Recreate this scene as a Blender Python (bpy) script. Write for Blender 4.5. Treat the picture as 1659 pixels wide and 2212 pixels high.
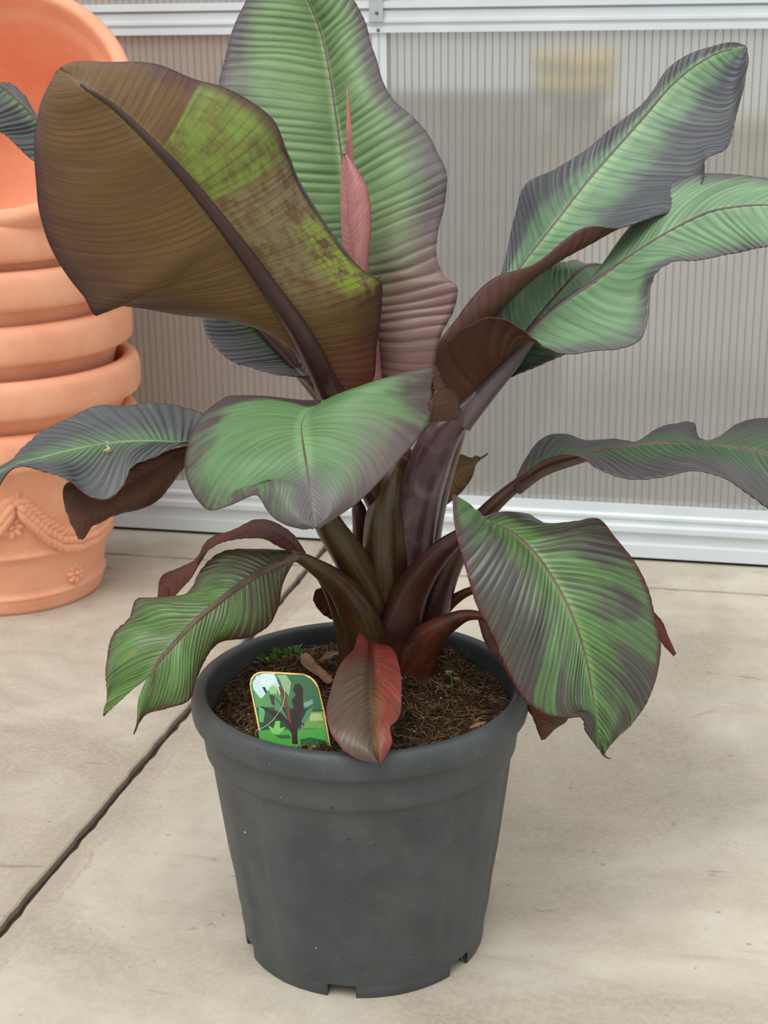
import bpy, bmesh, math, random
import numpy as np
from mathutils import Vector, Matrix

for o in list(bpy.data.objects):
    bpy.data.objects.remove(o)
scene = bpy.context.scene
COL = scene.collection
rnd = random.Random(7)

# ------------------------------------------------------------------ camera
F = 3323.0                       # focal length in pixels of the 1659 x 2212 frame
CAM = np.array([0.0322, -1.7532, 1.129])
PITCH, ROLL = 0.3087, -0.0124
FW = np.array([0, math.cos(PITCH), -math.sin(PITCH)])
_r0 = np.array([1.0, 0, 0]); _u0 = np.cross(_r0, FW)
RT = math.cos(ROLL) * _r0 + math.sin(ROLL) * _u0
UP = -math.sin(ROLL) * _r0 + math.cos(ROLL) * _u0
cd = bpy.data.cameras.new('camera'); cam = bpy.data.objects.new('camera', cd); COL.objects.link(cam)
cd.sensor_fit = 'VERTICAL'; cd.sensor_height = 36.0; cd.lens = F / 2212 * 36.0
cd.clip_start = 0.05; cd.clip_end = 100
cam.matrix_world = Matrix(((RT[0], UP[0], -FW[0], CAM[0]), (RT[1], UP[1], -FW[1], CAM[1]),
                           (RT[2], UP[2], -FW[2], CAM[2]), (0, 0, 0, 1)))
cd.dof.use_dof = True; cd.dof.focus_distance = 1.83; cd.dof.aperture_fstop = 11.0
scene.camera = cam

# ------------------------------------------------------------------ world, sun, exposure
scene.view_settings.view_transform = 'Standard'
scene.view_settings.look = 'None'
scene.view_settings.gamma = 1.0
scene.view_settings.use_curve_mapping = False
scene.view_settings.exposure = 0.18
scene.cycles.use_denoising = True
scene.cycles.max_bounces = 10
world = bpy.data.worlds.new('overcast_sky'); scene.world = world; world.use_nodes = True
wn = world.node_tree; wn.nodes.clear()
wo = wn.nodes.new('ShaderNodeOutputWorld'); wb = wn.nodes.new('ShaderNodeBackground')
wt = wn.nodes.new('ShaderNodeTexCoord'); ws = wn.nodes.new('ShaderNodeSeparateXYZ')
wr = wn.nodes.new('ShaderNodeValToRGB')
wr.color_ramp.elements[0].position = 0.0; wr.color_ramp.elements[0].color = (0.71, 0.725, 0.735, 1)
wr.color_ramp.elements[1].position = 1.0; wr.color_ramp.elements[1].color = (1.19, 1.215, 1.235, 1)
wn.links.new(wt.outputs['Generated'], ws.inputs[0]); wn.links.new(ws.outputs['Z'], wr.inputs[0])
wn.links.new(wr.outputs[0], wb.inputs['Color']); wb.inputs['Strength'].default_value = 1.0
wn.links.new(wb.outputs[0], wo.inputs['Surface'])
sd = bpy.data.lights.new('veiled_sun', 'SUN'); sd.energy = 1.5; sd.angle = math.radians(40); sd.color = (1, 0.98, 0.95)
sun = bpy.data.objects.new('veiled_sun', sd); COL.objects.link(sun)
sun.rotation_euler = (math.radians(28), math.radians(-14), 0)

# ------------------------------------------------------------------ helpers
def P(x, y, Y):
    """world point seen at photograph pixel x, y on the vertical plane at depth Y"""
    d = FW + RT * (x - 829.5) / F - UP * (y - 1106) / F
    return CAM + d * ((Y - CAM[1]) / d[1])
def on_z(x, y, z):
    d = FW + RT * (x - 829.5) / F - UP * (y - 1106) / F
    return CAM + d * ((z - CAM[2]) / d[2])
def srgb(r, g, b):
    f = lambda c: (c / 255) / 12.92 if c / 255 <= 0.04045 else (((c / 255) + 0.055) / 1.055) ** 2.4
    return (f(r), f(g), f(b), 1.0)
def link(o, parent=None):
    COL.objects.link(o)
    if parent is not None:
        o.parent = parent
    return o
def mesh_obj(name, verts, faces, mats, parent=None, smooth=True):
    me = bpy.data.meshes.new(name)
    me.from_pydata([tuple(map(float, v)) for v in verts], [], faces)
    for m in (mats if isinstance(mats, (list, tuple)) else [mats]):
        me.materials.append(m)
    if smooth:
        me.polygons.foreach_set('use_smooth', [True] * len(me.polygons))
    me.update()
    return link(bpy.data.objects.new(name, me), parent)
def empty(name, loc=(0, 0, 0), rot=(0, 0, 0), parent=None):
    o = bpy.data.objects.new(name, None); o.location = loc; o.rotation_euler = rot; o.empty_display_size = 0.05
    return link(o, parent)
def tag(o, label=None, cat=None, group=None, kind=None):
    for k, v in (('label', label), ('category', cat), ('group', group), ('kind', kind)):
        if v: o[k] = v
    return o
def bx(x0, x1, y0, y1, z0, z1):
    v = [(x, y, z) for x in (x0, x1) for y in (y0, y1) for z in (z0, z1)]
    f = [(0, 1, 3, 2), (4, 6, 7, 5), (0, 4, 5, 1), (2, 3, 7, 6), (0, 2, 6, 4), (1, 5, 7, 3)]
    return v, f
def box(name, dims, mat, parent=None, bevel=0.0):
    v, f = bx(*dims)
    o = mesh_obj(name, v, f, mat, parent, smooth=False)
    if bevel:
        m = o.modifiers.new('bevel', 'BEVEL'); m.width = bevel; m.segments = 2
    return o
def lathe(profile, n=96, rfun=None):
    """profile: list of (r, z); open ends. returns verts, faces"""
    v, f = [], []
    for k, (r, z) in enumerate(profile):
        for i in range(n):
            a = 2 * math.pi * i / n
            rr = rfun(r, z, a) if rfun else r
            v.append((rr * math.cos(a), rr * math.sin(a), z))
    for k in range(len(profile) - 1):
        for i in range(n):
            j = (i + 1) % n
            f.append((k * n + i, k * n + j, (k + 1) * n + j, (k + 1) * n + i))
    return v, f
def spline(pts, t, ts):
    """cubic Hermite through pts (n,3) at parameters ts, sampled at t"""
    pts = np.asarray(pts, float); ts = np.asarray(ts, float); n = len(pts)
    m = np.zeros_like(pts)
    d = (pts[1:] - pts[:-1]) / (ts[1:] - ts[:-1])[:, None]
    m[0], m[-1] = d[0], d[-1]
    for i in range(1, n - 1):
        h0, h1 = ts[i] - ts[i - 1], ts[i + 1] - ts[i]
        m[i] = (d[i - 1] * h1 + d[i] * h0) / (h0 + h1)
    k = np.clip(np.searchsorted(ts, t, side='right') - 1, 0, n - 2)
    h = (ts[k + 1] - ts[k]); s = np.clip((t - ts[k]) / h, 0, 1)[:, None]; h = h[:, None]
    return ((2 * s ** 3 - 3 * s ** 2 + 1) * pts[k] + (s ** 3 - 2 * s ** 2 + s) * h * m[k]
            + (-2 * s ** 3 + 3 * s ** 2) * pts[k + 1] + (s ** 3 - s ** 2) * h * m[k + 1])
def rail_points(rail):
    """rail: list of (x, y[, depth[, u]]); missing depths are filled in between"""
    n = len(rail); Y = [None] * n; U = [None] * n
    for i, q in enumerate(rail):
        if len(q) > 2 and q[2] is not None: Y[i] = q[2]
        if len(q) > 3: U[i] = q[3]
    known = [i for i in range(n) if Y[i] is not None]
    Y = np.interp(range(n), known, [Y[i] for i in known])
    pts = np.array([P(q[0], q[1], y) for q, y in zip(rail, Y)])
    ch = np.concatenate([[0], np.cumsum(np.linalg.norm(np.diff(pts, axis=0), axis=1))])
    if U[0] is None: U[0] = 0.0
    if U[-1] is None: U[-1] = 1.0
    kn = [i for i in range(n) if U[i] is not None]
    u = np.interp(ch, [ch[i] for i in kn], [U[i] for i in kn])
    for i in range(1, n):
        if u[i] <= u[i - 1]: u[i] = u[i - 1] + 1e-4
    return pts, u
def rail_at(rail, t):
    pts, u = rail_points(rail)
    return spline(pts, t, u)
def noise1(seed, n):
    r = np.random.RandomState(seed); ph = r.rand(5) * 6.28; fr = np.array([2.1, 3.7, 5.3, 8.1, 12.7]); am = np.array([1, .8, .6, .4, .25])
    t = np.linspace(0, 1, n)
    return sum(a * np.sin(6.28 * f * t + p) for a, f, p in zip(am, fr, ph)) / 2.2

# node helpers -------------------------------------------------------
class NT:
    def __init__(self, name):
        self.m = bpy.data.materials.new(name); self.m.use_nodes = True
        self.t = self.m.node_tree; self.t.nodes.clear()
        self.out = self.t.nodes.new('ShaderNodeOutputMaterial')
    def n(self, typ, **kw):
        nd = self.t.nodes.new('ShaderNode' + typ)
        for k, v in kw.items(): setattr(nd, k, v)
        return nd
    def set(self, sock, v):
        if isinstance(v, bpy.types.NodeSocket): self.t.links.new(v, sock)
        else: sock.default_value = v
    def math(self, op, a, b=0.0, c=0.0, clamp=False):
        nd = self.n('Math', operation=op, use_clamp=clamp)
        self.set(nd.inputs[0], a); self.set(nd.inputs[1], b); self.set(nd.inputs[2], c)
        return nd.outputs[0]
    def smooth(self, x, a, b):
        nd = self.n('MapRange', interpolation_type='SMOOTHSTEP')
        self.set(nd.inputs[0], x); self.set(nd.inputs[1], a); self.set(nd.inputs[2], b)
        return nd.outputs[0]
    def mix(self, fac, a, b, blend='MIX'):
        nd = self.n('Mix', data_type='RGBA', blend_type=blend)
        self.set(nd.inputs[0], fac); self.set(nd.inputs[6], a); self.set(nd.inputs[7], b)
        return nd.outputs[2]
    def xyz(self, x, y, z):
        nd = self.n('CombineXYZ')
        for i, q in enumerate((x, y, z)): self.set(nd.inputs[i], q)
        return nd.outputs[0]
    def noise(self, vec, scale=1.0, detail=2.0, rough=0.5, dist=0.0):
        nd = self.n('TexNoise'); self.set(nd.inputs['Vector'], vec)
        nd.inputs['Scale'].default_value = scale; nd.inputs['Detail'].default_value = detail
        nd.inputs['Roughness'].default_value = rough; nd.inputs['Distortion'].default_value = dist
        return nd.outputs['Fac']
    def obj(self):
        return self.n('TexCoord').outputs['Object']
    def sep(self, v):
        nd = self.n('SeparateXYZ'); self.set(nd.inputs[0], v); return nd.outputs
    def bump(self, h, strength=0.3, dist=0.002, normal=None):
        nd = self.n('Bump'); nd.inputs['Strength'].default_value = strength; nd.inputs['Distance'].default_value = dist
        self.set(nd.inputs['Height'], h)
        if normal is not None: self.set(nd.inputs['Normal'], normal)
        return nd.outputs[0]
    def principled(self, col, rough=0.5, spec=0.5, metal=0.0, normal=None, **kw):
        nd = self.n('BsdfPrincipled'); self.set(nd.inputs['Base Color'], col); self.set(nd.inputs['Roughness'], rough)
        self.set(nd.inputs['Specular IOR Level'], spec); self.set(nd.inputs['Metallic'], metal)
        if normal is not None: self.set(nd.inputs['Normal'], normal)
        for k, v in kw.items(): self.set(nd.inputs[k], v)
        return nd.outputs[0]
    def mixs(self, fac, a, b):
        nd = self.n('MixShader'); self.set(nd.inputs[0], fac); self.set(nd.inputs[1], a); self.set(nd.inputs[2], b)
        return nd.outputs[0]
    def done(self, sh):
        self.t.links.new(sh, self.out.inputs['Surface']); return self.m
def plain(name, col, rough=0.5, spec=0.4, var=0.12, scale=30, metal=0.0, bump=0.0):
    k = NT(name); o = k.obj(); n = k.noise(o, scale, 4, 0.6)
    c = k.mix(k.smooth(n, 0.3, 0.7), tuple(x * (1 - var) for x in col[:3]) + (1,), tuple(min(1, x * (1 + var)) for x in col[:3]) + (1,))
    nm = k.bump(n, bump, 0.002) if bump else None
    return k.done(k.principled(c, rough, spec, metal, nm))

# ------------------------------------------------------------------ materials of the setting
def concrete():
    k = NT('concrete'); o = k.obj(); s = k.sep(o)
    big = k.noise(o, 1.7, 5, 0.62, 0.6); mid = k.noise(o, 6, 6, 0.65, 0.8); fine = k.noise(o, 120, 3, 0.6)
    streak = k.noise(k.xyz(k.math('MULTIPLY', s[0], 3.0), k.math('MULTIPLY', s[1], 14.0), 0.0), 1.0, 5, 0.65, 0.7)
    c = k.mix(k.smooth(big, 0.32, 0.68), srgb(158, 148, 132), srgb(204, 196, 180))
    c = k.mix(k.math('MULTIPLY', k.smooth(mid, 0.45, 0.75), 0.55), c, srgb(176, 160, 142))
    c = k.mix(k.math('MULTIPLY', k.smooth(streak, 0.5, 0.72), 0.40), c, srgb(160, 146, 128))
    c = k.mix(k.math('MULTIPLY', k.smooth(k.noise(o, 3.1, 4, 0.6, 1.4), 0.5, 0.8), 0.5), c, srgb(204, 196, 180))
    # drying rings: thin contour lines of a slow noise
    ring = k.math('ABSOLUTE', k.math('SUBTRACT', k.noise(o, 4.2, 3, 0.55, 1.2), 0.5))
    rl = k.math('MULTIPLY', k.math('SUBTRACT', 1.0, k.smooth(ring, 0.0, 0.012)), k.smooth(k.noise(o, 2.1, 1), 0.52, 0.7))
    c = k.mix(k.math('MULTIPLY', rl, 0.22), c, srgb(140, 118, 100))
    sc = k.noise(k.xyz(k.math('MULTIPLY', s[0], 6.0), k.math('MULTIPLY', s[1], 60.0), 3.0), 1.0, 3, 0.6, 0.3)
    c = k.mix(k.math('MULTIPLY', k.smooth(sc, 0.70, 0.76), 0.35), c, srgb(120, 102, 82))
    sp = k.noise(o, 75, 2, 0.5)
    c = k.mix(k.math('MULTIPLY', k.smooth(sp, 0.70, 0.76), 0.5), c, srgb(110, 90, 72))
    c = k.mix(k.math('MULTIPLY', k.smooth(fine, 0.35, 0.7), 0.25), c, srgb(208, 200, 184))
    dj = k.math('ABSOLUTE', k.math('SUBTRACT', k.math('ADD', s[0], k.math('MULTIPLY', k.math('SUBTRACT', mid, .5), .09)), k.math('ADD', JA, k.math('MULTIPLY', s[1], JB))))
    js = k.math('MULTIPLY', k.math('SUBTRACT', 1.0, k.smooth(dj, .018, .050)), k.smooth(big, .30, .55))
    c = k.mix(k.math('MULTIPLY', js, .45), c, srgb(146, 126, 108))
    jr = k.math('MULTIPLY', k.math('SUBTRACT', 1.0, k.smooth(k.math('ABSOLUTE', k.math('SUBTRACT', dj, .043)), .0, .005)), k.smooth(big, .38, .6))
    c = k.mix(k.math('MULTIPLY', jr, .5), c, srgb(134, 112, 94))
    br = k.noise(k.xyz(k.math('MULTIPLY', s[0], 5.0), k.math('MULTIPLY', s[1], 17.0), 9.0), 1.0, 4, 0.6, 0.8)
    c = k.mix(k.math('MULTIPLY', k.smooth(br, .66, .72), .55), c, srgb(128, 108, 84))
    h = k.math('ADD', k.math('MULTIPLY', mid, 0.6), k.math('MULTIPLY', fine, 0.25))
    return k.done(k.principled(c, 0.62, 0.35, 0.0, k.bump(h, 0.25, 0.003)))
M_joint = plain('joint_grime', srgb(62, 54, 46), 0.95, 0.2, 0.3, 90)
M_alu = plain('mill_aluminium', srgb(212, 220, 223), 0.42, 0.5, 0.04, 6, metal=0.15)
M_alu_dull = plain('dull_aluminium', srgb(176, 182, 184), 0.5, 0.5, 0.08, 8, metal=0.2)
M_screw = plain('rusty_screw', srgb(120, 92, 78), 0.6, 0.4, 0.2, 200)
M_gap = plain('rail_gap_shade', srgb(22, 22, 22), 0.8, 0.2)  # near black, stands in for the shade under the base rail
def poly(name, tint, fac):
    k = NT(name); o = k.obj(); s = k.sep(o)
    n = k.noise(k.xyz(k.math('MULTIPLY', s[0], 180.0), 0.0, k.math('MULTIPLY', s[2], 1.5)), 1.0, 2, 0.5)
    c = k.mix(n, tuple(x * 0.86 for x in tint[:3]) + (1,), tint)
    df = k.n('BsdfDiffuse'); k.set(df.inputs[0], c)
    tr = k.n('BsdfTranslucent'); k.set(tr.inputs[0], c)
    rf = k.n('BsdfRefraction'); k.set(rf.inputs[0], (0.97, 0.98, 0.97, 1)); rf.inputs['Roughness'].default_value = 0.32; rf.inputs['IOR'].default_value = 1.12
    gl = k.n('BsdfGlossy'); gl.inputs['Roughness'].default_value = 0.3
    a = k.mixs(0.45, df.outputs[0], tr.outputs[0])
    b = k.mixs(fac, a, rf.outputs[0])
    fr = k.n('Fresnel'); fr.inputs[0].default_value = 1.3
    return k.done(k.mixs(fr.outputs[0], b, gl.outputs[0]))
M_poly = poly('polycarbonate', srgb(212, 210, 204), 0.52)
M_rib = poly('polycarbonate_rib', srgb(192, 190, 186), 0.5)

# ------------------------------------------------------------------ wall, floor
YAW = math.radians(-12.51)
W0 = Vector((0.034, 1.549, 0.0))            # foot of the mullion on the floor line of the wall
def wall_local(pt):
    d = Vector((pt[0], pt[1], 0)) - W0
    c, s = math.cos(-YAW), math.sin(-YAW)
    return c * d.x - s * d.y, s * d.x + c * d.y
wall = tag(empty('wall_back', W0, (0, 0, YAW)), 'ribbed translucent polycarbonate wall with white aluminium rails', kind='structure')
def rail_extrude(name, prof, x0, x1, mat, parent):
    n = len(prof); v = [(x0, -a, z) for a, z in prof] + [(x1, -a, z) for a, z in prof]
    f = [(i, i + 1, n + i + 1, n + i) for i in range(n - 1)] + [tuple(range(n)), tuple(range(2 * n - 1, n - 1, -1)), (n - 1, 0, n, 2 * n - 1)]
    return mesh_obj(name, v, f, mat, parent, smooth=False)
XL, XR = -3.6, 4.2
rail_extrude('base_rail', [(-.03, .008), (.012, .008), (.012, .036), (.004, .040), (.004, .060), (.010, .063), (.016, .067), (.016, .078), (.006, .082), (.006, .092), (.010, .094), (.010, .100), (.002, .104), (.002, .124), (-.03, .127)], XL, XR, M_alu, wall)
box('base_gap_shade', (XL, XR, -.004, .03, 0.0, .008), M_gap, wall)  # dark strip painting the shadow in the gap below the rail
rail_extrude('top_rail', [(-.03, 1.107), (.010, 1.107), (.010, 1.119), (.006, 1.121), (.006, 1.125), (.012, 1.127), (.012, 1.133), (.008, 1.134), (.008, 1.150), (.001, 1.151), (.001, 1.153), (.014, 1.155), (.014, 1.168), (-.03, 1.172)], XL, XR, M_alu, wall)
mul = rail_extrude('mullion', [(-.03, .122), (.003, .122), (.003, 1.118), (-.03, 1.118)], -.014, .016, M_alu, wall)
box('mullion_groove', (-.0015, .0015, -.0042, -.002, .13, 1.105), M_alu_dull, mul)
cl = box('cleat', (-.0165, .0125, -.018, -.008, 1.128, 1.24), M_alu_dull, wall, 0.001)
for (sx, sz, par) in ((.0, 1.1455, cl), (.0008, 1.112, mul)):
    v, f = lathe([(.0001, .003), (.002, .0028), (.0036, .0012), (.0038, 0)], 14)
    v = [(a + sx, -(c + (.018 if par is cl else .0099)), b + sz) for a, b, c in v]
    mesh_obj('screw', v, f, M_screw, par)
def panel(x0, x1, z0, z1):
    p = box('panel', (x0, x1, .004, .010, z0, z1), M_poly, wall)
    v, f = bx(-.0011, .0011, .0028, .0042, z0, z1)
    me = bpy.data.meshes.new('rib'); me.from_pydata(v, [], f); me.materials.append(M_rib)
    n = int((x1 - x0) / .0152); lo, hi = (-1.35, 1.45) if z0 < 1 else (-.95, .08)
    for i in range(n):
        xx = x0 + .006 + i * .0152
        if lo < xx < hi:
            r = link(bpy.data.objects.new('rib', me), p); r.location = (xx, 0, 0)
panel(XL, -.014, .122, 1.11); panel(.016, XR, .122, 1.11)
panel(XL, -.014, 1.168, 2.3); panel(.016, XR, 1.168, 2.3)
box('upper_mullion', (-.014, .016, -.003, .03, 1.17, 2.3), M_alu, wall)

# floor: slabs parallel to the wall, real open joints
floor = box('floor', (-5, 6, -7, -.0, -.06, -.012), M_joint)
floor.location = W0; floor.rotation_euler = (0, 0, YAW)
tag(floor, 'beige weathered concrete floor of large slabs', kind='structure')
ja, jb = wall_local(on_z(0, 2010, 0)), wall_local(on_z(700, 1185, 0))
jt = 0.5 * (wall_local(on_z(300, 1199, 0))[1] + wall_local(on_z(1520, 1277, 0))[1])
def joint_s(t): return ja[0] + (jb[0] - ja[0]) * (t - ja[1]) / (jb[1] - ja[1])
JB = (jb[0] - ja[0]) / (jb[1] - ja[1]); JA = ja[0] - JB * ja[1]
M_conc = concrete()
def slab(c, name='slab'):
    """c: four corners (s, t) ccw; edges subdivided and slightly chipped"""
    loop = []
    for i in range(4):
        a, b = np.array(c[i]), np.array(c[(i + 1) % 4]); L = np.linalg.norm(b - a); n = max(2, int(L / .02))
        nrm = np.array([-(b - a)[1], (b - a)[0]]) / L
        for q in range(n):
            w = 0 if q == 0 else (rnd.random() ** 3) * .004 + .0006 * rnd.random()
            loop.append(a + (b - a) * q / n + nrm * w)
    n = len(loop); cen = sum(loop) / n
    v = [(p[0], p[1], 0) for p in loop]
    inner = []
    for p in loop:
        d = cen - p; d = d / np.linalg.norm(d); inner.append((p[0] + d[0] * .004, p[1] + d[1] * .004, 0))
    v = [(p[0], p[1], -.0025) for p in loop] + inner + [(p[0], p[1], -.05) for p in loop]
    f = [tuple(n + i for i in range(n))]
    f += [(i, (i + 1) % n, n + (i + 1) % n, n + i) for i in range(n)]
    f += [(2 * n + i, 2 * n + (i + 1) % n, (i + 1) % n, i) for i in range(n)]
    return mesh_obj(name, v, f, M_conc, floor, smooth=False)
h1, h2 = .0055, .0022
T0 = -7.0
for (sa, sb) in ((-1, 0), (0, 1)):
    for (ta, tb) in ((T0, jt - h2), (jt + h2, -.002)):
        if sa < 0: c = [(-4.5, ta), (joint_s(ta) - h1, ta), (joint_s(tb) - h1, tb), (-4.5, tb)]
        else: c = [(joint_s(ta) + h1, ta), (5.5, ta), (5.5, tb), (joint_s(tb) + h1, tb)]
        slab(c)
outg = box('ground_outside', (-8, 8, .03, 14, -.06, -.01), plain('grey_gravel', srgb(150, 148, 142), 0.9, 0.2, 0.3, 9))
outg.location = W0; outg.rotation_euler = (0, 0, YAW); tag(outg, 'grey gravel ground behind the translucent wall', kind='structure')

# ------------------------------------------------------------------ nursery pot
def pot_material():
    k = NT('grey_plastic'); o = k.obj(); s = k.sep(o)
    n = k.noise(o, 14, 5, 0.6); fine = k.noise(o, 260, 3, 0.6); d = k.noise(o, 7, 5, 0.65, 0.6)
    c = k.mix(k.smooth(n, 0.35, 0.68), srgb(58, 63, 65), srgb(70, 75, 77))
    c = k.mix(k.math('MULTIPLY', k.smooth(d, 0.5, 0.75), 0.45), c, srgb(84, 82, 76))
    left = k.smooth(s[0], -0.08, -0.19)      # lighter, browner patches towards the left
    c = k.mix(k.math('MULTIPLY', k.math('MULTIPLY', left, k.smooth(d, 0.3, 0.6)), 0.4), c, srgb(96, 91, 84))
    c = k.mix(k.math('MULTIPLY', k.smooth(fine, 0.62, 0.75), 0.25), c, srgb(128, 130, 128))
    sp = k.noise(o, 95, 1, 0.5)
    c = k.mix(k.math('MULTIPLY', k.smooth(sp, 0.74, 0.78), 0.7), c, srgb(40, 38, 34))
    wsp = k.noise(o, 150, 0, 0.5)
    c = k.mix(k.smooth(wsp, .885, .90), c, srgb(206, 204, 198))
    return k.done(k.principled(c, k.math('ADD', 0.40, k.math('MULTIPLY', n, 0.2)), 0.45, 0.0, k.bump(fine, 0.08, 0.001)))
M_pot = pot_material()
pot = tag(empty('nursery_pot'), 'large dark grey plastic nursery pot on the concrete floor', 'plant pot')
def flute(r, z, a):
    if .035 < z < .262:
        e = min(1, (z - .035) / .02, (.262 - z) / .006)
        q = math.cos(12 * a + .5); q = max(-1, min(1, q * 2.2))
        return r + .0022 * q * e
    return r
NB = 216
prof = [(.1555, .018), (.1562, .0205), (.1570, .028), (.1585, .036), (.1600, .05), (.1640, .09), (.1705, .13), (.1755, .17), (.1805, .21), (.1845, .245), (.1870, .2605), (.1905, .2720), (.1925, .2735)]
v, f = lathe(prof, NB, flute)
# foot ring with drainage notches
nv = len(v)
notch = [math.radians(-100.5 + 60 * q) for q in range(6)]
def in_notch(a):
    return any(abs((a - b + math.pi) % (2 * math.pi) - math.pi) < math.radians(6.8) for b in notch)
for (r, z) in ((.1555, .018), (.1555, .010), (.1548, .002), (.1535, 0), (.146, 0), (.146, .020)):
    for i in range(NB):
        a = 2 * math.pi * i / NB; v.append((r * math.cos(a), r * math.sin(a), z))
for q in range(5):
    for i in range(NB):
        if in_notch(2 * math.pi * (i + .5) / NB): continue
        j = (i + 1) % NB
        f.append((nv + (q + 1) * NB + i, nv + (q + 1) * NB + j, nv + q * NB + j, nv + q * NB + i))
for i in range(NB):
    a0, a1 = in_notch(2 * math.pi * (i - .5) / NB), in_notch(2 * math.pi * (i + .5) / NB)
    if a0 != a1:
        f.append(tuple(nv + q * NB + i for q in range(6)))
f.append(tuple(nv + 5 * NB + i for i in range(NB)))
mesh_obj('pot_body', v, f, M_pot, pot)
v, f = lathe([(.1925, .2735), (.1938, .2745), (.1945, .280), (.1965, .300), (.1985, .319), (.2000, .3195)], NB)
mesh_obj('pot_band', v, f, M_pot, pot)
v, f = lathe([(.1985, .3185), (.2060, .3180), (.2078, .3195), (.2088, .325), (.2092, .334), (.2082, .3425), (.2050, .3485), (.2010, .3510), (.1965, .3512), (.1925, .3495), (.1902, .3460), (.1890, .3380), (.1870, .320), (.1820, .295), (.150, .06), (.02, .05)], NB)
mesh_obj('pot_rim', v, f, M_pot, pot)

# ------------------------------------------------------------------ soil
SOILZ = .3255
def soil_h(x, y):
    r = math.hypot(x, y)
    return (SOILZ + .006 * math.sin(17 * x + 1) * math.cos(19 * y) + .004 * math.sin(41 * x - 23 * y) + .002 * math.sin(90 * x) * math.sin(83 * y + 1)
            + .016 * math.exp(-((x - .045) ** 2 + (y - .09) ** 2) / .006) - .004 * (r / .185) ** 4)
def soil_mat():
    k = NT('potting_soil'); o = k.obj()
    n = k.noise(o, 60, 6, 0.7); m = k.noise(o, 14, 3, 0.6)
    c = k.mix(k.smooth(n, 0.35, 0.7), srgb(30, 22, 16), srgb(84, 62, 44))
    c = k.mix(k.math('MULTIPLY', k.smooth(m, 0.45, 0.7), 0.6), c, srgb(60, 44, 32))
    return k.done(k.principled(c, 0.9, 0.2, 0.0, k.bump(n, 1.0, 0.01)))
M_soil = soil_mat()
v, f = [(0, 0, soil_h(0, 0))], []
NR, NA = 56, 140
for i in range(1, NR + 1):
    for j in range(NA):
        r = .1875 * i / NR; a = 2 * math.pi * j / NA
        x, y = r * math.cos(a), r * math.sin(a)
        v.append((x, y, soil_h(x, y) + rnd.uniform(-.0018, .0022)))
for j in range(NA): f.append((0, 1 + j, 1 + (j + 1) % NA))
for i in range(NR - 1):
    for j in range(NA):
        a, b = 1 + i * NA + j, 1 + i * NA + (j + 1) % NA
        f.append((a, a + NA, b + NA, b))
soil = mesh_obj('potting_soil', v, f, M_soil)
tag(soil, 'dark brown fibrous potting soil filling the grey pot', 'soil', kind='stuff')
def scatter(n, rmax=.184):
    for _ in range(n):
        r = rmax * math.sqrt(rnd.random()); a = rnd.random() * 6.283
        yield r * math.cos(a), r * math.sin(a)
M_fib = plain('coir_fibre', srgb(150, 120, 82), 0.85, 0.2, 0.45, 40)
M_fibd = plain('dark_fibre', srgb(72, 52, 36), 0.9, 0.2, 0.4, 40)
M_perl = plain('perlite', srgb(226, 222, 212), 0.8, 0.3, 0.05, 60)
M_chunk = plain('bark_crumb', srgb(64, 47, 34), 0.9, 0.2, 0.45, 60)
def strands(name, n, mat, lmin, lmax, w):
    v, f = [], []
    for x, y in scatter(n):
        L = rnd.uniform(lmin, lmax); a = rnd.random() * 6.283; cu = rnd.uniform(-2.0, 2.0); m = 5; z0 = rnd.uniform(.0005, .005)
        px, py = x, y; up = rnd.uniform(-.1, .5); tw = rnd.random() * 3.14
        base = len(v)
        for q in range(m):
            t = q / (m - 1)
            if math.hypot(px, py) > .185: break
            z = soil_h(px, py) + z0 + up * L * t * (1 - t) * 1.6
            nx, ny = -math.sin(a), math.cos(a); ww = w * (1 - .6 * t)
            v.append((px - nx * ww, py - ny * ww, z)); v.append((px + nx * ww, py + ny * ww, z + ww * .7))
            v.append((px, py, z - ww * 1.2))
            a += cu / m; px += math.cos(a) * L / m; py += math.sin(a) * L / m
        k = (len(v) - base) // 3
        for q in range(k - 1):
            b = base + q * 3
            f += [(b, b + 1, b + 4, b + 3), (b + 1, b + 2, b + 5, b + 4), (b + 2, b, b + 3, b + 5)]
    return tag(mesh_obj(name, v, f, mat, soil), kind='stuff')
strands('coir_fibres', 2300, M_fib, .008, .030, .00042)
strands('dark_fibres', 2600, M_fibd, .006, .028, .0005)
def blobs(name, n, mat, smin, smax, flat=.6):
    v, f = [], []
    oct_f = [(0, 2, 4), (2, 1, 4), (1, 3, 4), (3, 0, 4), (2, 0, 5), (1, 2, 5), (3, 1, 5), (0, 3, 5)]
    for x, y in scatter(n):
        s = rnd.uniform(smin, smax); b = len(v); a = rnd.random() * 3; c, d = math.cos(a), math.sin(a)
        for e in ((1, 0, 0), (-1, 0, 0), (0, 1, 0), (0, -1, 0), (0, 0, 1), (0, 0, -1)):
            q = [e[0] * s * rnd.uniform(.6, 1.3), e[1] * s * rnd.uniform(.6, 1.3), e[2] * s * flat]
            v.append((x + c * q[0] - d * q[1], y + d * q[0] + c * q[1], soil_h(x, y) + .0012 + q[2]))
        f += [tuple(b + i for i in t) for t in oct_f]
    return tag(mesh_obj(name, v, f, mat, soil, smooth=False), kind='stuff')
blobs('bark_crumbs', 2200, M_chunk, .0015, .006)
blobs('perlite_grains', 150, M_perl, .0007, .0018, 1.0)

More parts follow.
